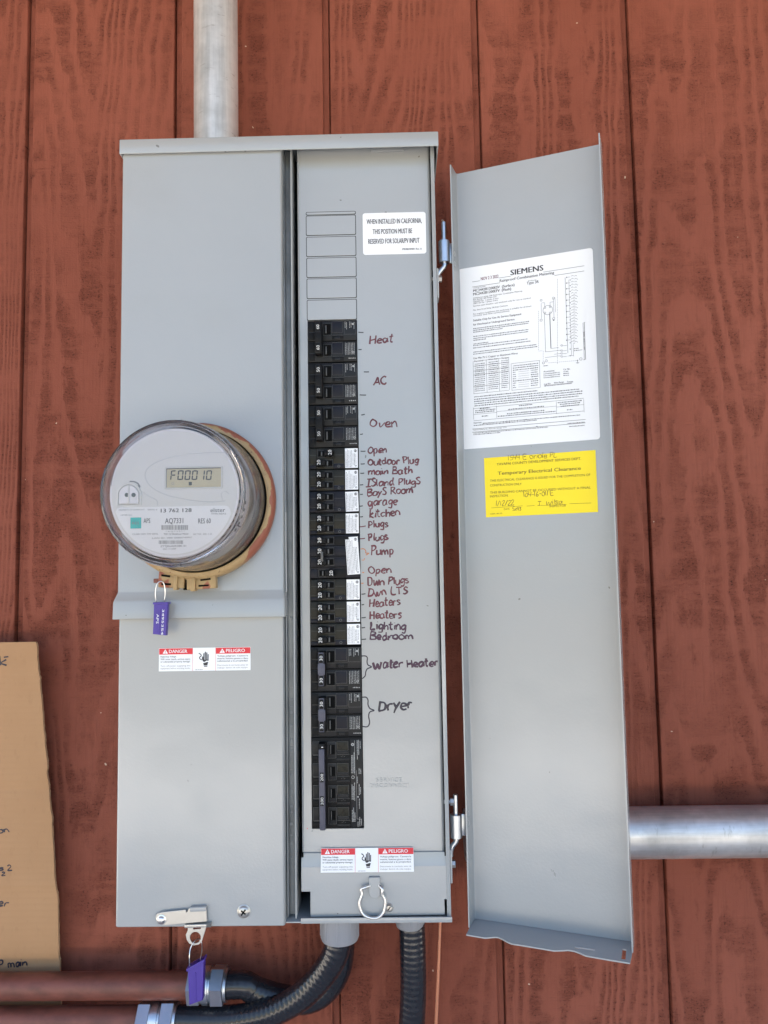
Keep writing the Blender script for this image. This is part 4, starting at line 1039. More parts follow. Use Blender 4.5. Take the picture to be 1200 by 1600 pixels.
def tandem(label, z1, on=(True, True), k='brown_black', rot=0.):
    t = breaker_thing('tandem_breaker', label, z1, 1)
    b, z0 = base_mesh(z1, 1, k); h = MB()
    def V(mm): return z1 - mm / 1000
    b.box(W, U(28.6), U(41), V(18.4), V(.9), FB - .001, FB + .0008, k, .0004)
    b.box(W, U(28.6), U(41), V(24.6), V(19), FB - .001, FB + .0014, 'navy_black', .0004)
    b.plate(W, [circ(U(35), V(22), .0016, 16), circ(U(35), V(22), .0011, 12)], FB + .0013, FB + .0017, 'edge_grey')
    b.box(W, U(.6), U(9), V(18.4), V(.9), FB - .001, FB + .0007, k, .0004); b.box(W, U(.6), U(9), V(24.6), V(20.5), FB - .001, FB + .0012, 'navy_black', .0004)
    for z in (.0088, .0190): b.quad(W, U(1), U(8.6), z1 - z, z1 - z + .00022, FB + .00075, 'edge_grey'); b.quad(W, U(29), U(40.6), z1 - z, z1 - z + .00022, FB + .00085, 'edge_grey')
    b.box(W, BX0 + .0002, BX1 - .0002, z0, z0 + .0006, FB - .0005, FB + .0004, 'slot')
    half_pole(b, h, z1, 7.0, '20', on[0], k); half_pole(b, h, z1, 18.4, '20', on[1], k)
    b.build('body', t)
    # two separate toggles
    nv = len(h.v); cut = [i for i, q in enumerate(h.v)]
    split_build(h, t, ZC + z1 - .0127)
    sticker(t, U(42.3), U(57.2), z0 + .0012, z1 - .0012, rot)
    return t
def split_build(h, t, zcut, name='toggle'):
    """split the collected toggles into one mesh above and one below zcut"""
    zc = [sum(h.v[i].z for i in f) / len(f) for f in h.f]
    for up in (True, False):
        g = MB(); g.mats = list(h.mats); mp = {}
        for f, m_, z in zip(h.f, h.m, zc):
            if (z > zcut) == up:
                nf = []
                for i in f:
                    if i not in mp: mp[i] = len(g.v); g.v.append(h.v[i])
                    nf.append(mp[i])
                g.f.append(nf); g.m.append(m_)
        if g.f: g.build(name, t)
def quad_breaker(z1):
    t = breaker_thing('quad_breaker', 'four toggle black breaker beside the handwritten words Plugs, Pump and Open', z1, 2)
    b, z0 = base_mesh(z1, 2, 'navy_black'); hs = []
    def V(mm): return z1 - mm / 1000
    for i, m_ in enumerate((6.8, 19.2, 31.6, 44.4)):
        b.box(W, U(28.6), U(41.5), V(m_ + 5), V(m_ - 5), FB - .001, FB + .0008, 'black' if i in (0, 3) else 'navy_black', .0004)
        b.box(W, U(.6), U(9), V(m_ + 5), V(m_ - 5), FB - .001, FB + .0008, 'navy_black', .0004)
        b.box(W, BX0 + .0002, BX1 - .0002, V(m_ + 6.1), V(m_ + 5.6), FB - .0005, FB + .0006, 'slot')
        h = MB(); half_pole(b, h, z1, m_, '20', i != 3, 'navy_black'); hs.append(h)
    b.build('body', t)
    hs[1].box(W, U(13.5), U(16.5), V(31), V(20), FB + .008, FB + .0105, 'edge_grey', .0006)
    for h in hs: h.build('toggle', t)
    sticker(t, U(42.4), U(57.0), z0 + .0045, z1 - .0030, .055, True)
    return t
z = BTOP
two_pole('Heat', '60', z); z -= 2 * PITCH
two_pole('AC', '50', z); z -= 2 * PITCH
two_pole('Oven', '50', z); z -= 2 * PITCH
T1 = 'black two toggle breaker with white sticker, by the handwritten words '
tandem(T1 + 'Open and Outdoor Plug', z, (False, True)); z -= PITCH
tandem(T1 + 'Main Bath and Island Plugs', z); z -= PITCH
tandem(T1 + 'Boys Room and Garage', z, k='navy_black', rot=.03); z -= PITCH
tandem(T1 + 'Kitchen and Plugs', z); z -= PITCH
quad_breaker(z); z -= 2 * PITCH
tandem(T1 + 'Dwn Plugs and Dwn LTS', z); z -= PITCH
tandem(T1 + 'Heaters, twice', z); z -= PITCH
tandem(T1 + 'Lighting and Bedroom', z); z -= PITCH + .0012
two_pole('Water Heater', '30', z, 'bargrey'); z -= 2 * PITCH
two_pole('Dryer', '30', z, 'bargrey'); z -= 2 * PITCH - .0004
# main breaker
zm = z; zend = BBOT + .0004; MH = zm - zend
t = thing('main_breaker', 'large black main breaker with long grey handle bar, lowest in the breaker column', 'circuit breaker', (BX0 / 2 + BX1 / 2, -.075, ZC + zend), 'circuit breakers in the panel column')
g = MB(); g.box(W, BX0, BX1, zend, zm - .0006, .075, FB, 'black', .0006)
def VM(f): return zm - MH * f
for i in range(4):
    f = (.045, .285, .525, .765)[i]
    g.box(W, U(1.4), U(9.2), VM(f + .15), VM(f), FB, FB + .0014, 'black2', .0005); g.box(W, U(1.4), U(9.2), VM(f + .215), VM(f + .165), FB, FB + .0009, 'black', .0004)
    g.quad(W, U(1.6), U(9), VM(f + .157), VM(f + .153), FB + .0003, 'edge_grey')
    g.box(W, U(18.5), U(28.2), VM(f + .19), VM(f + .005), FB, FB + .0010, 'black2', .0005)
    outline(g, U(18.7), U(28), VM(f + .188), VM(f + .007), FB + .00105); outline(g, U(29), U(41.8), VM(f + .103), VM(f + .002), FB + .00165); outline(g, U(1.6), U(9), VM(f + .148), VM(f + .002), FB + .00145)
    g.box(W, U(20.5), U(26.8), VM(f + .145), VM(f + .04), FB + .0006, FB + .0012, 'slot'); g.box(W, U(21.6), U(22.4), VM(f + .14), VM(f + .045), FB + .0008, FB + .0016, 'edge_grey', .0002)
    g.box(W, U(28.8), U(42), VM(f + .105), VM(f), FB, FB + .0016, 'brown_black', .0005)
    g.box(W, U(28.8), U(42), VM(f + .145), VM(f + .108), FB, FB + .0012, 'black2', .0004)
    g.quad(W, U(28.8), U(43), VM(f + .152), VM(f + .149), FB + .0003, 'edge_grey')
    for j in range(9): a = U(30 + random.uniform(0, 10)); zz = VM(f + random.uniform(.05, .1)); g.box(W, a, a + .0004, zz, zz + random.uniform(.001, .0035), FB + .001, FB + .0018, 'black')
    for a, c in ((33.5, .17), (37, .17), (35.2, .163)): g.box(W, U(a), U(a) + .0007, VM(f + c + .006), VM(f + c), FB, FB + .0004, 'edge_grey')
    g.box(W, U(28.5), U(43), VM(f + .215), VM(f + .19), FB, FB + .0007, 'black2', .0004)
g.box(W, U(44.4), U(57.6), VM(.985), VM(.03), FB, FB + .0006, 'black2', .0003)
g.build('body', t)
g = MB()
g.box(W, U(9.6), U(16.0), VM(.985), VM(.105), FB + .004, FB + .0135, 'bargrey', .0012, rot=.006)
g.box(W, U(9.2), U(16.2), VM(.115), VM(.05), FB, FB + .012, 'black', .0008); g.box(W, U(12.5), U(14.5), VM(.09), VM(.082), FB + .0118, FB + .0125, 'white', .0002)
for c in (.41, .665):
    g.box(W, U(10.8), U(14.9), VM(c + .052), VM(c - .052), FB + .0130, FB + .0140, 'black', .0002); vtext(g, '200', U(12.9), VM(c), .0080, .0032, FB + .0142, 'num', .004)
g.build('handle', t)
g = MB(); e = FB + .00075
for a, b0, b1 in ((45.4, .10, .06), ):
    pass
g.plate(W, [circ(U(46.8), VM(.085), .0017, 16)], e, e + .0001, 'label_grey'); g.box(W, U(46.3), U(47.4), VM(.09), VM(.08), e, e + .0003, 'black2')
g.quad(W, U(48.9), U(49.2), VM(.42), VM(.04), e, 'label_grey'); g.quad(W, U(50.6), U(50.85), VM(.9), VM(.37), e, 'label_grey'); g.quad(W, U(50.9), U(53), VM(.903), VM(.90), e, 'label_grey')
for uu, f0, f1 in ((45.2, .40, .20), (46.6, .40, .20), (48.0, .40, .17), (45.2, .69, .52), (46.6, .69, .54), (48.0, .70, .50), (45.2, .93, .80), (46.6, .93, .77), (48.0, .93, .83), (51.6, .25, .04), (53.2, .20, .03), (55.0, .13, .05), (53.4, .41, .34), (55.2, .41, .35), (53.2, .64, .52), (54.6, .63, .55), (51.2, .51, .44), (53.2, .79, .68), (53.4, .98, .88), (55.2, .97, .9), (51.4, .985, .93)):
    g.greek(W, VM(f0), VM(f1), U(uu), .00095, e, 'label_grey', vert=True, word=(.4, 1.6), gap=.4)
g.plate(W, [circ(U(46.8), VM(.445), .0018, 16), circ(U(46.8), VM(.445), .0013, 12)], e, e + .0001, 'label_grey'); g.plate(W, [circ(U(52.2), VM(.66), .0009, 10)], e, e + .0001, 'label_grey')
g.build('rating_print', t, 0)

# ================================================================== ELECTRIC METER
MX, MZ = -.2250, .0858
meter = thing('electric_meter', 'round glass covered digital electric meter with white face, on the left cover', 'electric meter', (MX, -D_COV, ZC + MZ))
FD = .2215
g = MB()                                   # socket rim, base and grey skirt
g.lathe(W, MX, MZ, [(.0835, D_COV - .002), (.0835, .132), (.079, .134), (.079, .150), (.0772, .1515), (.0700, .1515), (.0690, .158)], 'black', 72)
g.build('base', meter, 30)
g = MB()
g.lathe(W, MX, MZ, [(.0665, .186), (.0665, .2195), (.0655, FD), (.0001, FD)], 'skirt', 96)
g.lathe(W, MX, MZ, [(.0690, .150), (.0685, .160), (.0672, .1857), (.0665, .186)], 'bronze_reflect', 96)  # rear band carries the painted bronze reflections
for i in range(5):
    a = math.radians(-8 - i * 6.2); r = .0672; fr = Frame(W.p(MX + r * math.cos(a), MZ + r * math.sin(a), 0), (-math.sin(a), 0, math.cos(a)), (0, -1, 0))
    g.box(fr, -.0016, .0016, .203, .211, -.001, .0011, 'slot')
g.build('skirt', meter, 30)
g = MB()                                   # face
g.plate(W, [circ(MX, MZ, .0636, 72)], FD - .0006, FD + .0004, 'face')
e = FD + .0006
zlab = hz(268, 791.5, e)
pts = []
x_l, x_r = hx(180.5, 791, e), hx(360, 791, e)
Rr = .0620
for i in range(61):
    a = math.radians(180 + 180 * i / 60); x, zz = MX + Rr * math.cos(a), MZ + Rr * math.sin(a)
    if zz < zlab - .006: pts.append((x, zz))
pts += [(x_r, zlab - .0045), (x_r - .002, zlab - .0012), (x_r - .005, zlab), (x_l + .005, zlab), (x_l + .002, zlab - .0012), (x_l, zlab - .0045)]
g.plate(W, [pts], FD, e, 'meter_label')
KF = k_at(e); e2 = e + .00015
def mt(tx, x0, x1, y, h, k='print_grey', bold=0.):
    u0, v0 = W.hit(x0, y, e2); u1, _ = W.hit(x1, y, e2); g.text(W, tx, u0, u1, v0, h * KF, e2, {'print_grey': 'print_dark', 'print_light': 'print_grey'}.get(k, k), bold + .008)
mt('13 762 128', 251.5, 299.5, 800.8, 6.2, 'ink', .012); mt('PROPERTY OF NAMEPLATE', 186, 226, 798, 2.0, 'print_light'); mt('SERIAL #', 231, 246, 797.5, 2.2, 'print_light')
mt('METER NO.', 189, 207, 806, 2.0, 'print_light')
mt('elster', 329, 352, 800.4, 7.0, 'print_grey', 0); mt('TYPE REX2', 330, 353.5, 804.2, 2.4)
a, b = W.hit(204, 826, e2); a2, b2 = W.hit(221, 808.5, e2); g.quad(W, a, a2, b, b2, e2, 'teal')
u0, v0 = W.hit(207, 819.5, e2); u1, _ = W.hit(217.5, 819.5, e2); g.text(W, 'RES', u0, u1, v0, 4.2 * KF, e2 + .0001, 'print_grey', .01)
mt('APS', 224.5, 235, 817.4, 8.0); mt('AQ7331', 258, 286.5, 818.0, 8.8); mt('RES 60', 310, 329.5, 818.0, 8.4)
def barcode(x0, x1, y0, y1):
    x = x0
    while x < x1:
        wd_ = random.choice((.5, .8, 1.1)); p, q = W.hit(x, y1, e2); p2, q2 = W.hit(min(x + wd_, x1), y0, e2); g.quad(W, p, p2, q, q2, e2, 'print_grey'); x += wd_ + random.choice((.5, .7, 1.0))
barcode(252.5, 294, 820.5, 828); barcode(248.5, 286.5, 844.5, 850)
mt('* A Q 7 3 3 1 *', 259, 289, 831.5, 2.0, 'print_light'); mt('CL200 240V 3W 60Hz', 207, 247, 836, 2.6, 'print_light'); mt('TW 15 Watthour Meter', 256, 295, 836, 2.8); mt('30 TA  Kh 1.0', 302, 331, 836, 2.6, 'print_light')
mt('LAN ID: 000 008074997', 238, 300, 842, 2.4, 'print_light'); mt('ZT7JR6A0R08K 01', 251, 291, 855, 3.0, 'print_light'); mt('02-1100', 255, 275, 859, 2.4, 'print_light')
# moulded oval and step lines on the face
def fline(pix, r=.00035, k='face_line'): g.tube(crom([W.p(*W.hit(a_, b_, FD + .0004), FD + .0004) for a_, b_ in pix], 6), r, k, 6, flat=(W.n, .5))
fline([(358, 707.5), (325, 707), (285, 711), (250, 720), (230, 733), (228, 748), (238, 762), (262, 774), (300, 782), (330, 784.5), (352, 783)], .0004)
fline([(222, 768), (232, 775), (245, 782), (246.5, 790)], .0004); fline([(174, 759), (175.5, 749), (178, 739), (181, 730)], .00035, 'print_grey')
fline([(348, 782), (346, 772), (352, 768), (358, 772)], .0003)
fline([(203, 752.5), (210, 752.8), (215.5, 755.5), (218.5, 760)], .0007, 'print_grey'); dx_, dz_ = W.hit(217.6, 760.5, FD)
g.plate(W, [circ(dx_, dz_, .0015, 12)], FD, FD + .0009, 'print_grey')
g.build('faceplate', meter, 0)
g = MB()                                   # LCD
a, b = W.hit(259.5, 763, FD); a2, b2 = W.hit(346.5, 730, FD)
g.plate(W, [rrect(a - .0012, a2 + .0012, b - .0012, b2 + .0012, .0012), rrect(a + .0004, a2 - .0004, b + .0004, b2 - .0004, .0006)], FD, FD + .0014, 'lcd_frame', .0003)
g.quad(W, a, a2, b, b2, FD + .0005, 'lcd')
g.quad(W, a + .0004, a2 - .0004, b2 - .0012, b2 - .0004, FD + .0006, 'lcd_ink')
g.quad(W, a + .0004, a + .0009, b + .0004, b2 - .0014, FD + .0006, 'print_grey')
SEG = {'F': 'aefg', '0': 'abcdef', '1': 'bc'}
ew = FD + .0006
def seg7(ch, px0, px1, py0, py1):
    x0, zt_ = W.hit(px0, py0, ew); x1, zb2 = W.hit(px1, py1, ew); t_ = 2.0 * KF; hm = (zt_ + zb2) / 2; gp = .25 * KF; sk = .10
    def poly(L): g.add([W.p(x + (zz - zb2) * sk, zz, ew) for x, zz in L], [tuple(range(len(L)))], 'lcd_ink')
    S_ = SEG[ch]
    def H(zc, lo, hi): poly([(x0 + gp + t_ * .5, zc), (x0 + gp + t_, zc - t_ / 2), (x1 - gp - t_, zc - t_ / 2), (x1 - gp - t_ * .5, zc), (x1 - gp - t_, zc + t_ / 2), (x0 + gp + t_, zc + t_ / 2)])
    def Vv(xc, z0, z1): poly([(xc - t_ / 2, z0 + gp + t_ * .4), (xc, z0 + gp), (xc + t_ / 2, z0 + gp + t_ * .4), (xc + t_ / 2, z1 - gp - t_ * .4), (xc, z1 - gp), (xc - t_ / 2, z1 - gp - t_ * .4)])
    if 'a' in S_: H(zt_ - t_ / 2, 0, 0)
    if 'd' in S_: H(zb2 + t_ / 2, 0, 0)
    if 'g' in S_: H(hm, 0, 0)
    if 'e' in S_: Vv(x0 + t_ / 2, zb2, hm)
    if 'f' in S_: Vv(x0 + t_ / 2, hm, zt_)
    if 'c' in S_: Vv(x1 - t_ / 2, zb2, hm)
    if 'b' in S_: Vv(x1 - t_ / 2, hm, zt_)
for i, ch in enumerate('F00010'):
    x = 266 + i * 11.1; seg7(ch, x, x + 8.8, 735, 750)
a, b = W.hit(295, 758.5, ew); a2, b2 = W.hit(300, 753, ew); g.quad(W, a, a2, b, b2, ew, 'lcd_ink')
u, v = W.hit(270.3, 755.5, ew); g.plate(W, [circ(u, v, .0014, 16), circ(u, v, .0011, 12)], ew, ew + .0001, 'print_grey')
g.build('display', meter, 0)
g = MB()                                   # optical port
pc = W.hit(202.5, 774, FD); rr = 15.5 * KF
g.plate(W, [circ(pc[0], pc[1], rr, 26, 0, 180) + [(pc[0] - rr, pc[1] - rr * .9), (pc[0] + rr, pc[1] - rr * .9)], ], FD, FD + .0022, 'skirt', .0006)
g.plate(W, [circ(pc[0], pc[1], rr * 1.28, 26, 0, 180) + [(pc[0] - rr * 1.28, pc[1] - rr), (pc[0] + rr * 1.28, pc[1] - rr)], circ(pc[0], pc[1], rr * 1.1, 26, 0, 180) + [(pc[0] - rr * 1.1, pc[1] - rr * .95), (pc[0] + rr * 1.1, pc[1] - rr * .95)]], FD, FD + .0013, 'face', .0003)
g.box(W, pc[0] - .0006, pc[0] + .0006, pc[1] - rr * .9, pc[1] + rr, FD + .002, FD + .0030, 'face', .0003)
for px in (198.5, 209): u, v = W.hit(px, 773.5, FD + .0022); g.plate(W, [circ(u, v, 3.4 * KF, 18)], FD + .002, FD + .0026, 'dot_grey')
g.build('optical_port', meter, 30)
g = MB()                                   # clear cover: closed shell, 2.4 mm wall
outp = [(.0788, .1455), (.0790, .152), (.0772, .160), (.0764, .185), (.0758, .212), (.0752, .222), (.0738, .2268), (.0712, .2285), (.0688, .2272), (.0672, .2262)]
inn = [(.0690, .2238), (.0712, .2255), (.0728, .2215), (.0738, .2100), (.0746, .185), (.0752, .160), (.0766, .1515), (.0768, .1455)]
g.lathe(W, MX, MZ, outp, 'glass_side', 96); g.lathe(W, MX, MZ, [(.0672, .2262), (.0300, .2262), (.0001, .2262)], 'glass', 96)
g.lathe(W, MX, MZ, [(.0001, .2244), (.0300, .2244), (.0690, .2238)], 'glass', 96); g.lathe(W, MX, MZ, inn + [outp[0]], 'glass_side', 96)
for a in (84, 30, -28, -84, 160, 205, 230):
    a = math.radians(a); r = .0738; fr = Frame(W.p(MX + r * math.cos(a), MZ + r * math.sin(a), 0), (-math.sin(a), 0, math.cos(a)), (0, -1, 0))
    g.box(fr, -.0007, .0007, .214, .2255, -.0012, .0010, 'glass_side', .0003)
g.build('clear_cover', meter, 40)
g = MB()                                   # clamping ring, half of its paint gone
pr = [(.0800, .1240), (.0862, .1240), (.0882, .1262), (.0889, .1300), (.0886, .1375), (.0868, .1420), (.0838, .1445), (.0806, .1440), (.0796, .1400), (.0800, .1240)]
g.lathe(W, MX, MZ, pr, 'ring', 120)
rg = g.build('ring', meter, 50)
# clasp under the ring
g = MB(); dC = .1405
def bp(x0, y0, x1, y1, d0, d1, k, bev=.0006, rot=0.):
    a, b = W.hit(x0, y1, d1); a2, b2 = W.hit(x1, y0, d1); g.box(W, a, a2, b, b2, d0, d1, k, bev, rot=rot)
bp(247, 893, 288, 919, .130, dC, 'tan', .0014, -.06); bp(291, 897, 337, 921, .130, dC, 'tan', .0014, .05)
bp(271, 898, 277, 922, .132, dC + .003, 'tan', .001, -.08); bp(297, 902, 305, 924, .132, dC + .003, 'tan', .001)
for x0, y0, x1, y1, rt in ((252, 898, 266, 901.5, -.15), (252, 911, 267, 914.5, -.05), (313, 904, 329, 907, .12), (310, 913.5, 326, 916.5, .05)): bp(x0, y0, x1, y1, dC - .001, dC + .0004, 'slot', 0, rt)
bp(286.5, 897, 291.5, 922, .128, .136, 'slot', 0); bp(239.5, 904, 248, 911, .134, .139, 'brownpipe', .0008)
g.build('clasp', meter)

# ================================================================== SECURITY SEALS
def seal(label, corners, d, wire, dw, rot, lines, thick=.008):
    """corners: top-left, top-right, bottom-right, bottom-left pixels of the tag"""
    q = [W.hit(a, b, d) for a, b in corners]
    t = thing('security_seal', label, 'security seal', W.p(sum(a for a, b in q) / 4, min(b for a, b in q), d), 'purple wire seals')
    g = MB(); g.plate(W, [q[::-1]], d - thick, d, 'purple', .0008)
    cx_, cz_ = sum(a for a, b in q) / 4, sum(b for a, b in q) / 4
    tl, tr, br, bl = [Vector(a) for a in q]
    mid0, mid1 = (tl + tr) / 2, (bl + br) / 2; ax = (mid1 - mid0)
    g.tube([W.p(*(mid0 + ax * .22), d), W.p(*(mid0 + ax * .93), d)], .0007, 'purple', 6)
    top = [tl + (tl - tr) * .06, tr + (tr - tl) * .06, tr + (tr - tl) * .06 - ax * -.07, tl + (tl - tr) * .06 - ax * -.07]
    g.plate(W, [[tuple(a) for a in (top[3], top[2], top[1], top[0])]], d - thick - .001, d + .0012, 'purple', .0006)
    g.build('tag_body', t)
    g = MB(); ang = math.atan2(-ax.y, -ax.x) + math.pi
    for tx, off, f0, L, h in lines:
        p = mid0 + ax * f0 + (tr - tl) * off
        g.text(W, tx, p.x, p.x + L, p.y, h, d + .0003, 'white', .0, rot=ang)
    if lines: g.build('tag_print', t, 0)
    g = MB(); g.tube(crom([W.p(*W.hit(a, b, dd), dd) for (a, b), dd in zip(wire, dw)], 5), .00055, 'steel', 8); g.build('wire_loop', t)
    return t
seal('purple plastic seal tag hanging from the meter ring clasp', ((240.5, 941), (262, 940.5), (259, 993), (238.5, 991)), .143,
     [(245, 943), (243, 930), (244.5, 915), (249, 909), (255, 910), (258, 920), (258, 932), (255.5, 943)], [.139, .142, .144, .144, .144, .144, .142, .139], 0,
     [('3495354', .14, .22, .028, .0024), ('APS', -.26, .36, .0105, .0028)])
seal('purple plastic seal tag hanging from the latch of the lower cover', ((293, 1513), (318, 1499), (316.5, 1563), (295.5, 1571)), .139,
     [(296.5, 1512), (296, 1495), (297.5, 1482), (303, 1472), (310, 1467), (315, 1473), (315.5, 1485), (313, 1500)], [.135, .137, .134, .131, .1235, .120, .127, .135], 0, [], .010)

# ================================================================== CONDUITS
def pipe(name, label, p0, p1, r, k, n=36, cat='conduit', group=None):
    g = MB(); P = [Vector(p0) + (Vector(p1) - Vector(p0)) * (i / 6) for i in range(7)]
    g.tube(P, r, k, n); o = g.build(name, None, 50); recentre(o, p0); tag(o, label, cat, group); return o
dP = .058; rV = .0278
a, b = W.hit(337, 0, dP); a1, b1 = W.hit(338, 206, dP)
vp = thing('vertical_conduit', 'galvanised vertical pipe entering the top of the panel', 'conduit', W.p(a1, zt + .0005, dP))
g = MB(); g.tube([W.p(a1 - .0004, zt + .0003, dP), W.p(a1, .55, dP), W.p(a, b, dP), W.p(a, b + .45, dP)], rV, 'galv_v', 40); g.build('pipe', vp, 50)
g = MB()
def coll(z0_, z1_, r): g.rings([[W.p(a1 + r * math.cos(2 * math.pi * i / 40), z, dP + r * math.sin(2 * math.pi * i / 40)) for i in range(40)] for z in (z0_, z1_)], 'galv_s')
coll(zt + .0003, zt + .0030, rV + .0022); coll(zt + .0030, zt + .0042, rV + .0006); coll(zt + .0042, zt + .0064, rV + .0017); coll(zt + .0064, zt + .0074, rV + .0004)
g.build('hub', vp, 40)
rH = .0293; dH = .0425
a, b = W.hit(990, 1301, dH); a1, b1 = W.hit(1200, 1300, dH)
pipe('horizontal_conduit', 'galvanised horizontal pipe passing behind the open panel door', W.p(XR + .022, b, dH), W.p(a1 + .9, b + .001, dH), rH, 'galv_h', 48)
# red-brown painted conduits at lower left
dA = .040; rA = .0152
def lowpipe(label, yc, xend, name='painted_conduit'):
    u0, v0 = W.hit(0, yc, dA); u1, v1 = W.hit(xend, yc + .5, dA)
    return pipe(name, label, W.p(u1, v1, dA), W.p(u0 - .8, v0, dA), rA, 'brownpipe', 32, group='painted conduits at lower left'), u1, v1
_, uA, vA = lowpipe('upper brown painted conduit running left below the panel', 1539, 300)
_, uB, vB_ = lowpipe('lower brown painted conduit running left along the bottom edge', 1592, 222)
def nut(g, x0, x1, v, d, r, k='zinc', hexa=False, taper=0):
    n_ = 6 if hexa else 28
    if hexa:
        g.rings([[W.p(x, v + rr_ * math.sin(2 * math.pi * (i + .2) / n_), d + rr_ * math.cos(2 * math.pi * (i + .2) / n_)) for i in range(n_)] for x, rr_ in ((x0, r * .95), (x0 + .0008, r), (x1 - .0008, r), (x1, r * .95))], k)
    else:
        g.rings([[W.p(x, v + rr_ * math.sin(2 * math.pi * i / n_), d + rr_ * math.cos(2 * math.pi * i / n_)) for i in range(n_)] for x, rr_ in ((x0, r), (x1, r * (1 - taper)))], k)
def fitting(par, u, v, scale=1.0):
    g = MB()
    nut(g, u - .003, u + .012, v, dA, .0212, hexa=True); nut(g, u + .012, u + .015, v, dA, .0190)
    nut(g, u + .0148, u + .022, v, dA, .0208); nut(g, u + .0218, u + .0245, v, dA, .0190)
    nut(g, u + .0245, u + .040, v, dA, .0222, hexa=True); nut(g, u + .040, u + .043, v, dA, .0180)
    return g.build('coupling', par, 25)
rF = .0152
def flex(name, label, pts, fit=None, conn=None, group='dark flexible conduits below the panel'):
    P = crom(pts, 14)
    # resample evenly
    out = [P[0]]; acc = 0; step = .0011
    for a, b in zip(P, P[1:]):
        L = (b - a).length; s_ = 0
        while acc + (L - s_) >= step:
            s_ += step - acc; acc = 0; out.append(a + (b - a) * (s_ / L))
        acc += L - s_
    t = thing(name, label, 'conduit', pts[0], group)
    g = MB(); g.tube(out, rF, 'flex', 24, rfun=lambda i: 1 + .0085 * math.cos(2 * math.pi * i / 6.0)); g.build('tube', t, 60)
    if fit: fitting(t, *fit)
    if conn: 
        g = MB(); cx_, d_, z1_, z0_, r_ = conn
        def rg_(z, r): return [W.p(cx_ + r * math.cos(2 * math.pi * i / 36), z, d_ + r * math.sin(2 * math.pi * i / 36)) for i in range(36)]
        g.rings([rg_(z1_, r_), rg_(z0_ + .004, r_ * .985), rg_(z0_ + .001, r_ * .93), rg_(z0_, r_ * .84)], 'cream')
        for i in range(9):
            a = 2 * math.pi * (i + .3) / 9; fr = Frame(W.p(cx_ + r_ * .985 * math.cos(a), 0, d_ + r_ * .985 * math.sin(a)), (-math.sin(a), -math.cos(a), 0), (0, 0, 1))
            g.box(fr, -.0012, .0012, z0_ + .006, z1_ - .002, -.0008, .0010, 'cream', .0005)
        g.build('connector', t, 40)
    return t
def Wp(px, py, d): return W.p(*W.hit(px, py, d), d)
d1 = .078; c1 = W.hit(531, 1455, d1); zc0 = hz(531, 1468, d1)
flex('flexible_conduit', 'ribbed dark flexible conduit sweeping left from the panel to the lower brown conduit',
     [W.p(uB + .038, vB_, dA), W.p(uB + .075, vB_ - .0005, dA + .001), Wp(370, 1592, .047), Wp(425, 1581, .056), Wp(470, 1557, .064), Wp(503, 1524, .071), Wp(524, 1490, .077), Wp(530, 1455, d1)],
     (uB, vB_), (c1[0], d1, ZB + .001, zc0, .0222))
d2 = .034; 
flex('flexible_conduit', 'ribbed dark flexible conduit hidden behind the front one, from the upper brown conduit',
     [W.p(uA + .038, vA, dA), W.p(uA + .062, vA - .0005, dA - .001), Wp(400, 1548, .036), Wp(440, 1560, .033), Wp(480, 1562, .031), Wp(510, 1545, .031), Wp(530, 1510, .033), Wp(536, 1455, d2)],
     (uA, vA), (hx(536, 1455, d2), d2, ZB + .001, ZB - .012, .0205))
d3 = .060; c3 = W.hit(641, 1445, d3)
flex('flexible_conduit', 'ribbed dark flexible conduit hanging straight down from the panel bottom',
     [W.p(Wp(634, 1760, .05).x - .002, -1.46, .05), W.p(Wp(634, 1760, .05).x - .002, -1.05, .05), Wp(634, 1760, .05), Wp(641, 1640, .055), Wp(645.5, 1560, .058), Wp(645.5, 1500, .060), Wp(643.5, 1440, .060)],
     None, (c3[0], d3, ZB + .001, hz(641, 1447.5, d3), .0172))
g = MB(); g.tube(crom([Wp(688, 1425, .02), Wp(686.5, 1470, .018), Wp(684, 1540, .016), Wp(681.3, 1600, .014), Wp(678, 1700, .012), Wp(676, 1800, .012), W.p(Wp(676, 1800, .012).x - .004, -1.1, .012), W.p(Wp(676, 1800, .012).x, -1.46, .012)], 6), .0019, 'copper', 10)
o = g.build('ground_wire', None, 60); recentre(o, Wp(676, 1800, .012)); tag(o, 'bare copper ground wire running down from the panel bottom', 'wire')

# ================================================================== CARDBOARD
CZ = []
cb = thing('cardboard_sheet', 'torn brown cardboard sheet with marker notes, tucked behind the painted conduits', 'cardboard', Wp(0, 1640, .012))
edge = [(55.5, 1003), (57.5, 1008), (58, 1025), (60, 1045), (61, 1056), (63.5, 1055), (62, 1064), (64, 1085), (66, 1110), (68, 1135), (70, 1160), (72, 1182), (74, 1190), (74, 1200), (73, 1206), (76, 1228), (78, 1260), (80.5, 1275), (82, 1279), (81, 1290), (83.5, 1330), (85, 1365), (86, 1380), (88, 1392), (92, 1388), (90, 1396), (90.5, 1420), (91, 1460), (91.5, 1497), (93.5, 1500), (93, 1530), (95, 1565), (95, 1600)]
def cd(py):          # leans a little off the wall at the top, tucked behind the pipes below
    f = (py - 1003) / 560; base = .034 - .018 * min(1, f)
    for fy, amp in ((1232, -.0016), (1381, .0012), (1500, -.0006)): base += amp * math.exp(-((py - fy) / 9) ** 2)
    return base
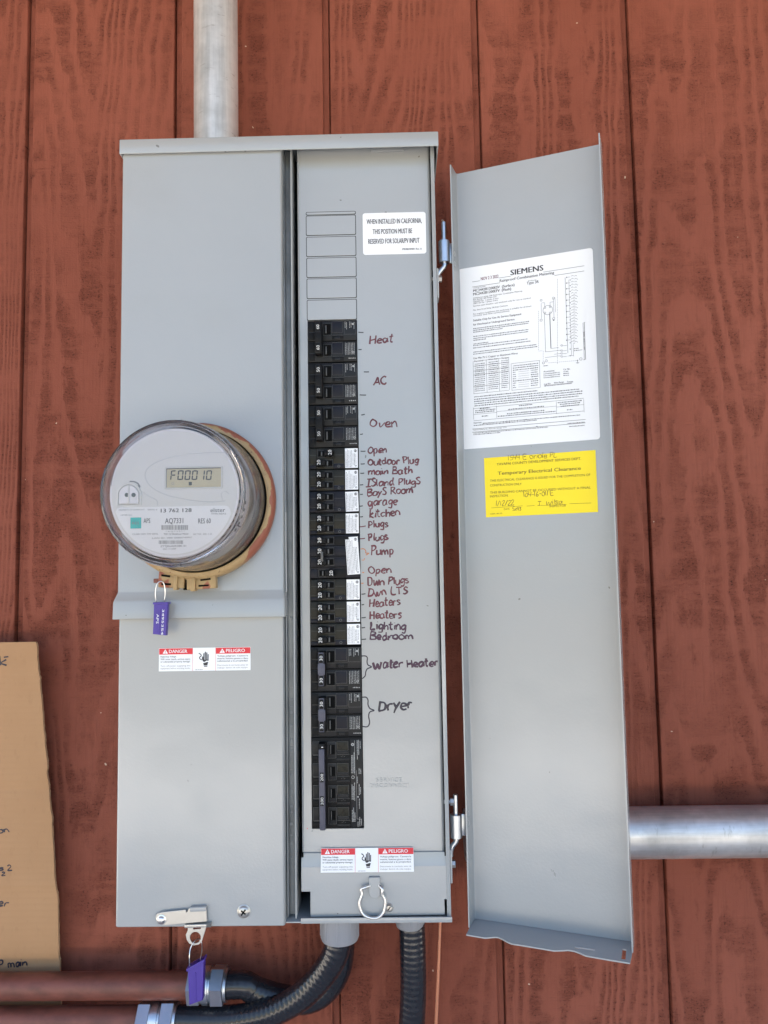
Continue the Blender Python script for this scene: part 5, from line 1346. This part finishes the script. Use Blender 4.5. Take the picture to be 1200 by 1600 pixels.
ys = sorted(set([e_[1] for e_ in edge] + list(range(1005, 1600, 9)) + [1228, 1230, 1232, 1234, 1236, 1378, 1381, 1384, 1498, 1500, 1502]))
def ex(py):
    for (xa, ya), (xb, yb) in zip(edge, edge[1:]):
        if ya <= py <= yb and yb > ya: return xa + (xb - xa) * (py - ya) / (yb - ya)
    return edge[-1][0] if py > 1000 else edge[0][0]
es = []; last = None
for y in [1003] + [y for y in ys if y > 1003]:
    es.append((ex(y) + random.uniform(-.5, .5), y))
front, back = [], []
for x, y in es:
    d = cd(y); uu, vv = W.hit(x, y, d); row = [(-.78, vv), (uu - .04, vv), (uu, vv)]
    topd = .0 if y > 1003 else 0
    front.append([W.p(a, b, d) for a, b in row]); back.append([W.p(a, b, d - .0042) for a, b in row])
g = MB(); n = len(front)
vs = [p for r in front for p in r] + [p for r in back for p in r]; o = 3 * n; fs = []
for i in range(n - 1):
    for j in range(2): fs.append((3 * i + j, 3 * i + 3 + j, 3 * i + 4 + j, 3 * i + 1 + j)); fs.append((o + 3 * i + j, o + 3 * i + 1 + j, o + 3 * i + 4 + j, o + 3 * i + 3 + j))
g.add(vs, fs, 'card')
g.add([p.copy() for p in vs], [(3 * i + 2, 3 * i + 5, o + 3 * i + 5, o + 3 * i + 2) for i in range(n - 1)] + [(0, 1, o + 1, o), (1, 2, o + 2, o + 1)], 'card_edge')
sheet = g.build('sheet', cb, 60)
def ch(tx, p0, p1, h, r=.0008):
    g = MB(); d = cd(p0[1]) + .0005; hand(g, W, tx, p0, p1, h, d, 'marker_black', r); g.build('marker_note', sheet, 60)
g = MB(); hand(g, W, 'k', (-1, 1040), (11, 1040), 14, cd(1035) + .0005, 'marker_black', .0008); stroke(g, W, [(6, 1027), (13, 1026)], cd(1030) + .0005, 'marker_black', .0008); g.build('marker_note', sheet, 60)
ch('on', (-4, 1302), (14, 1301), 9); ch('gs 2', (-10, 1361), (18, 1360), 8); ch('2', (2, 1368.5), (8, 1368.5), 6); ch('er', (-4, 1416), (12, 1415), 10); ch('P Main', (-2, 1513), (42, 1509), 11)
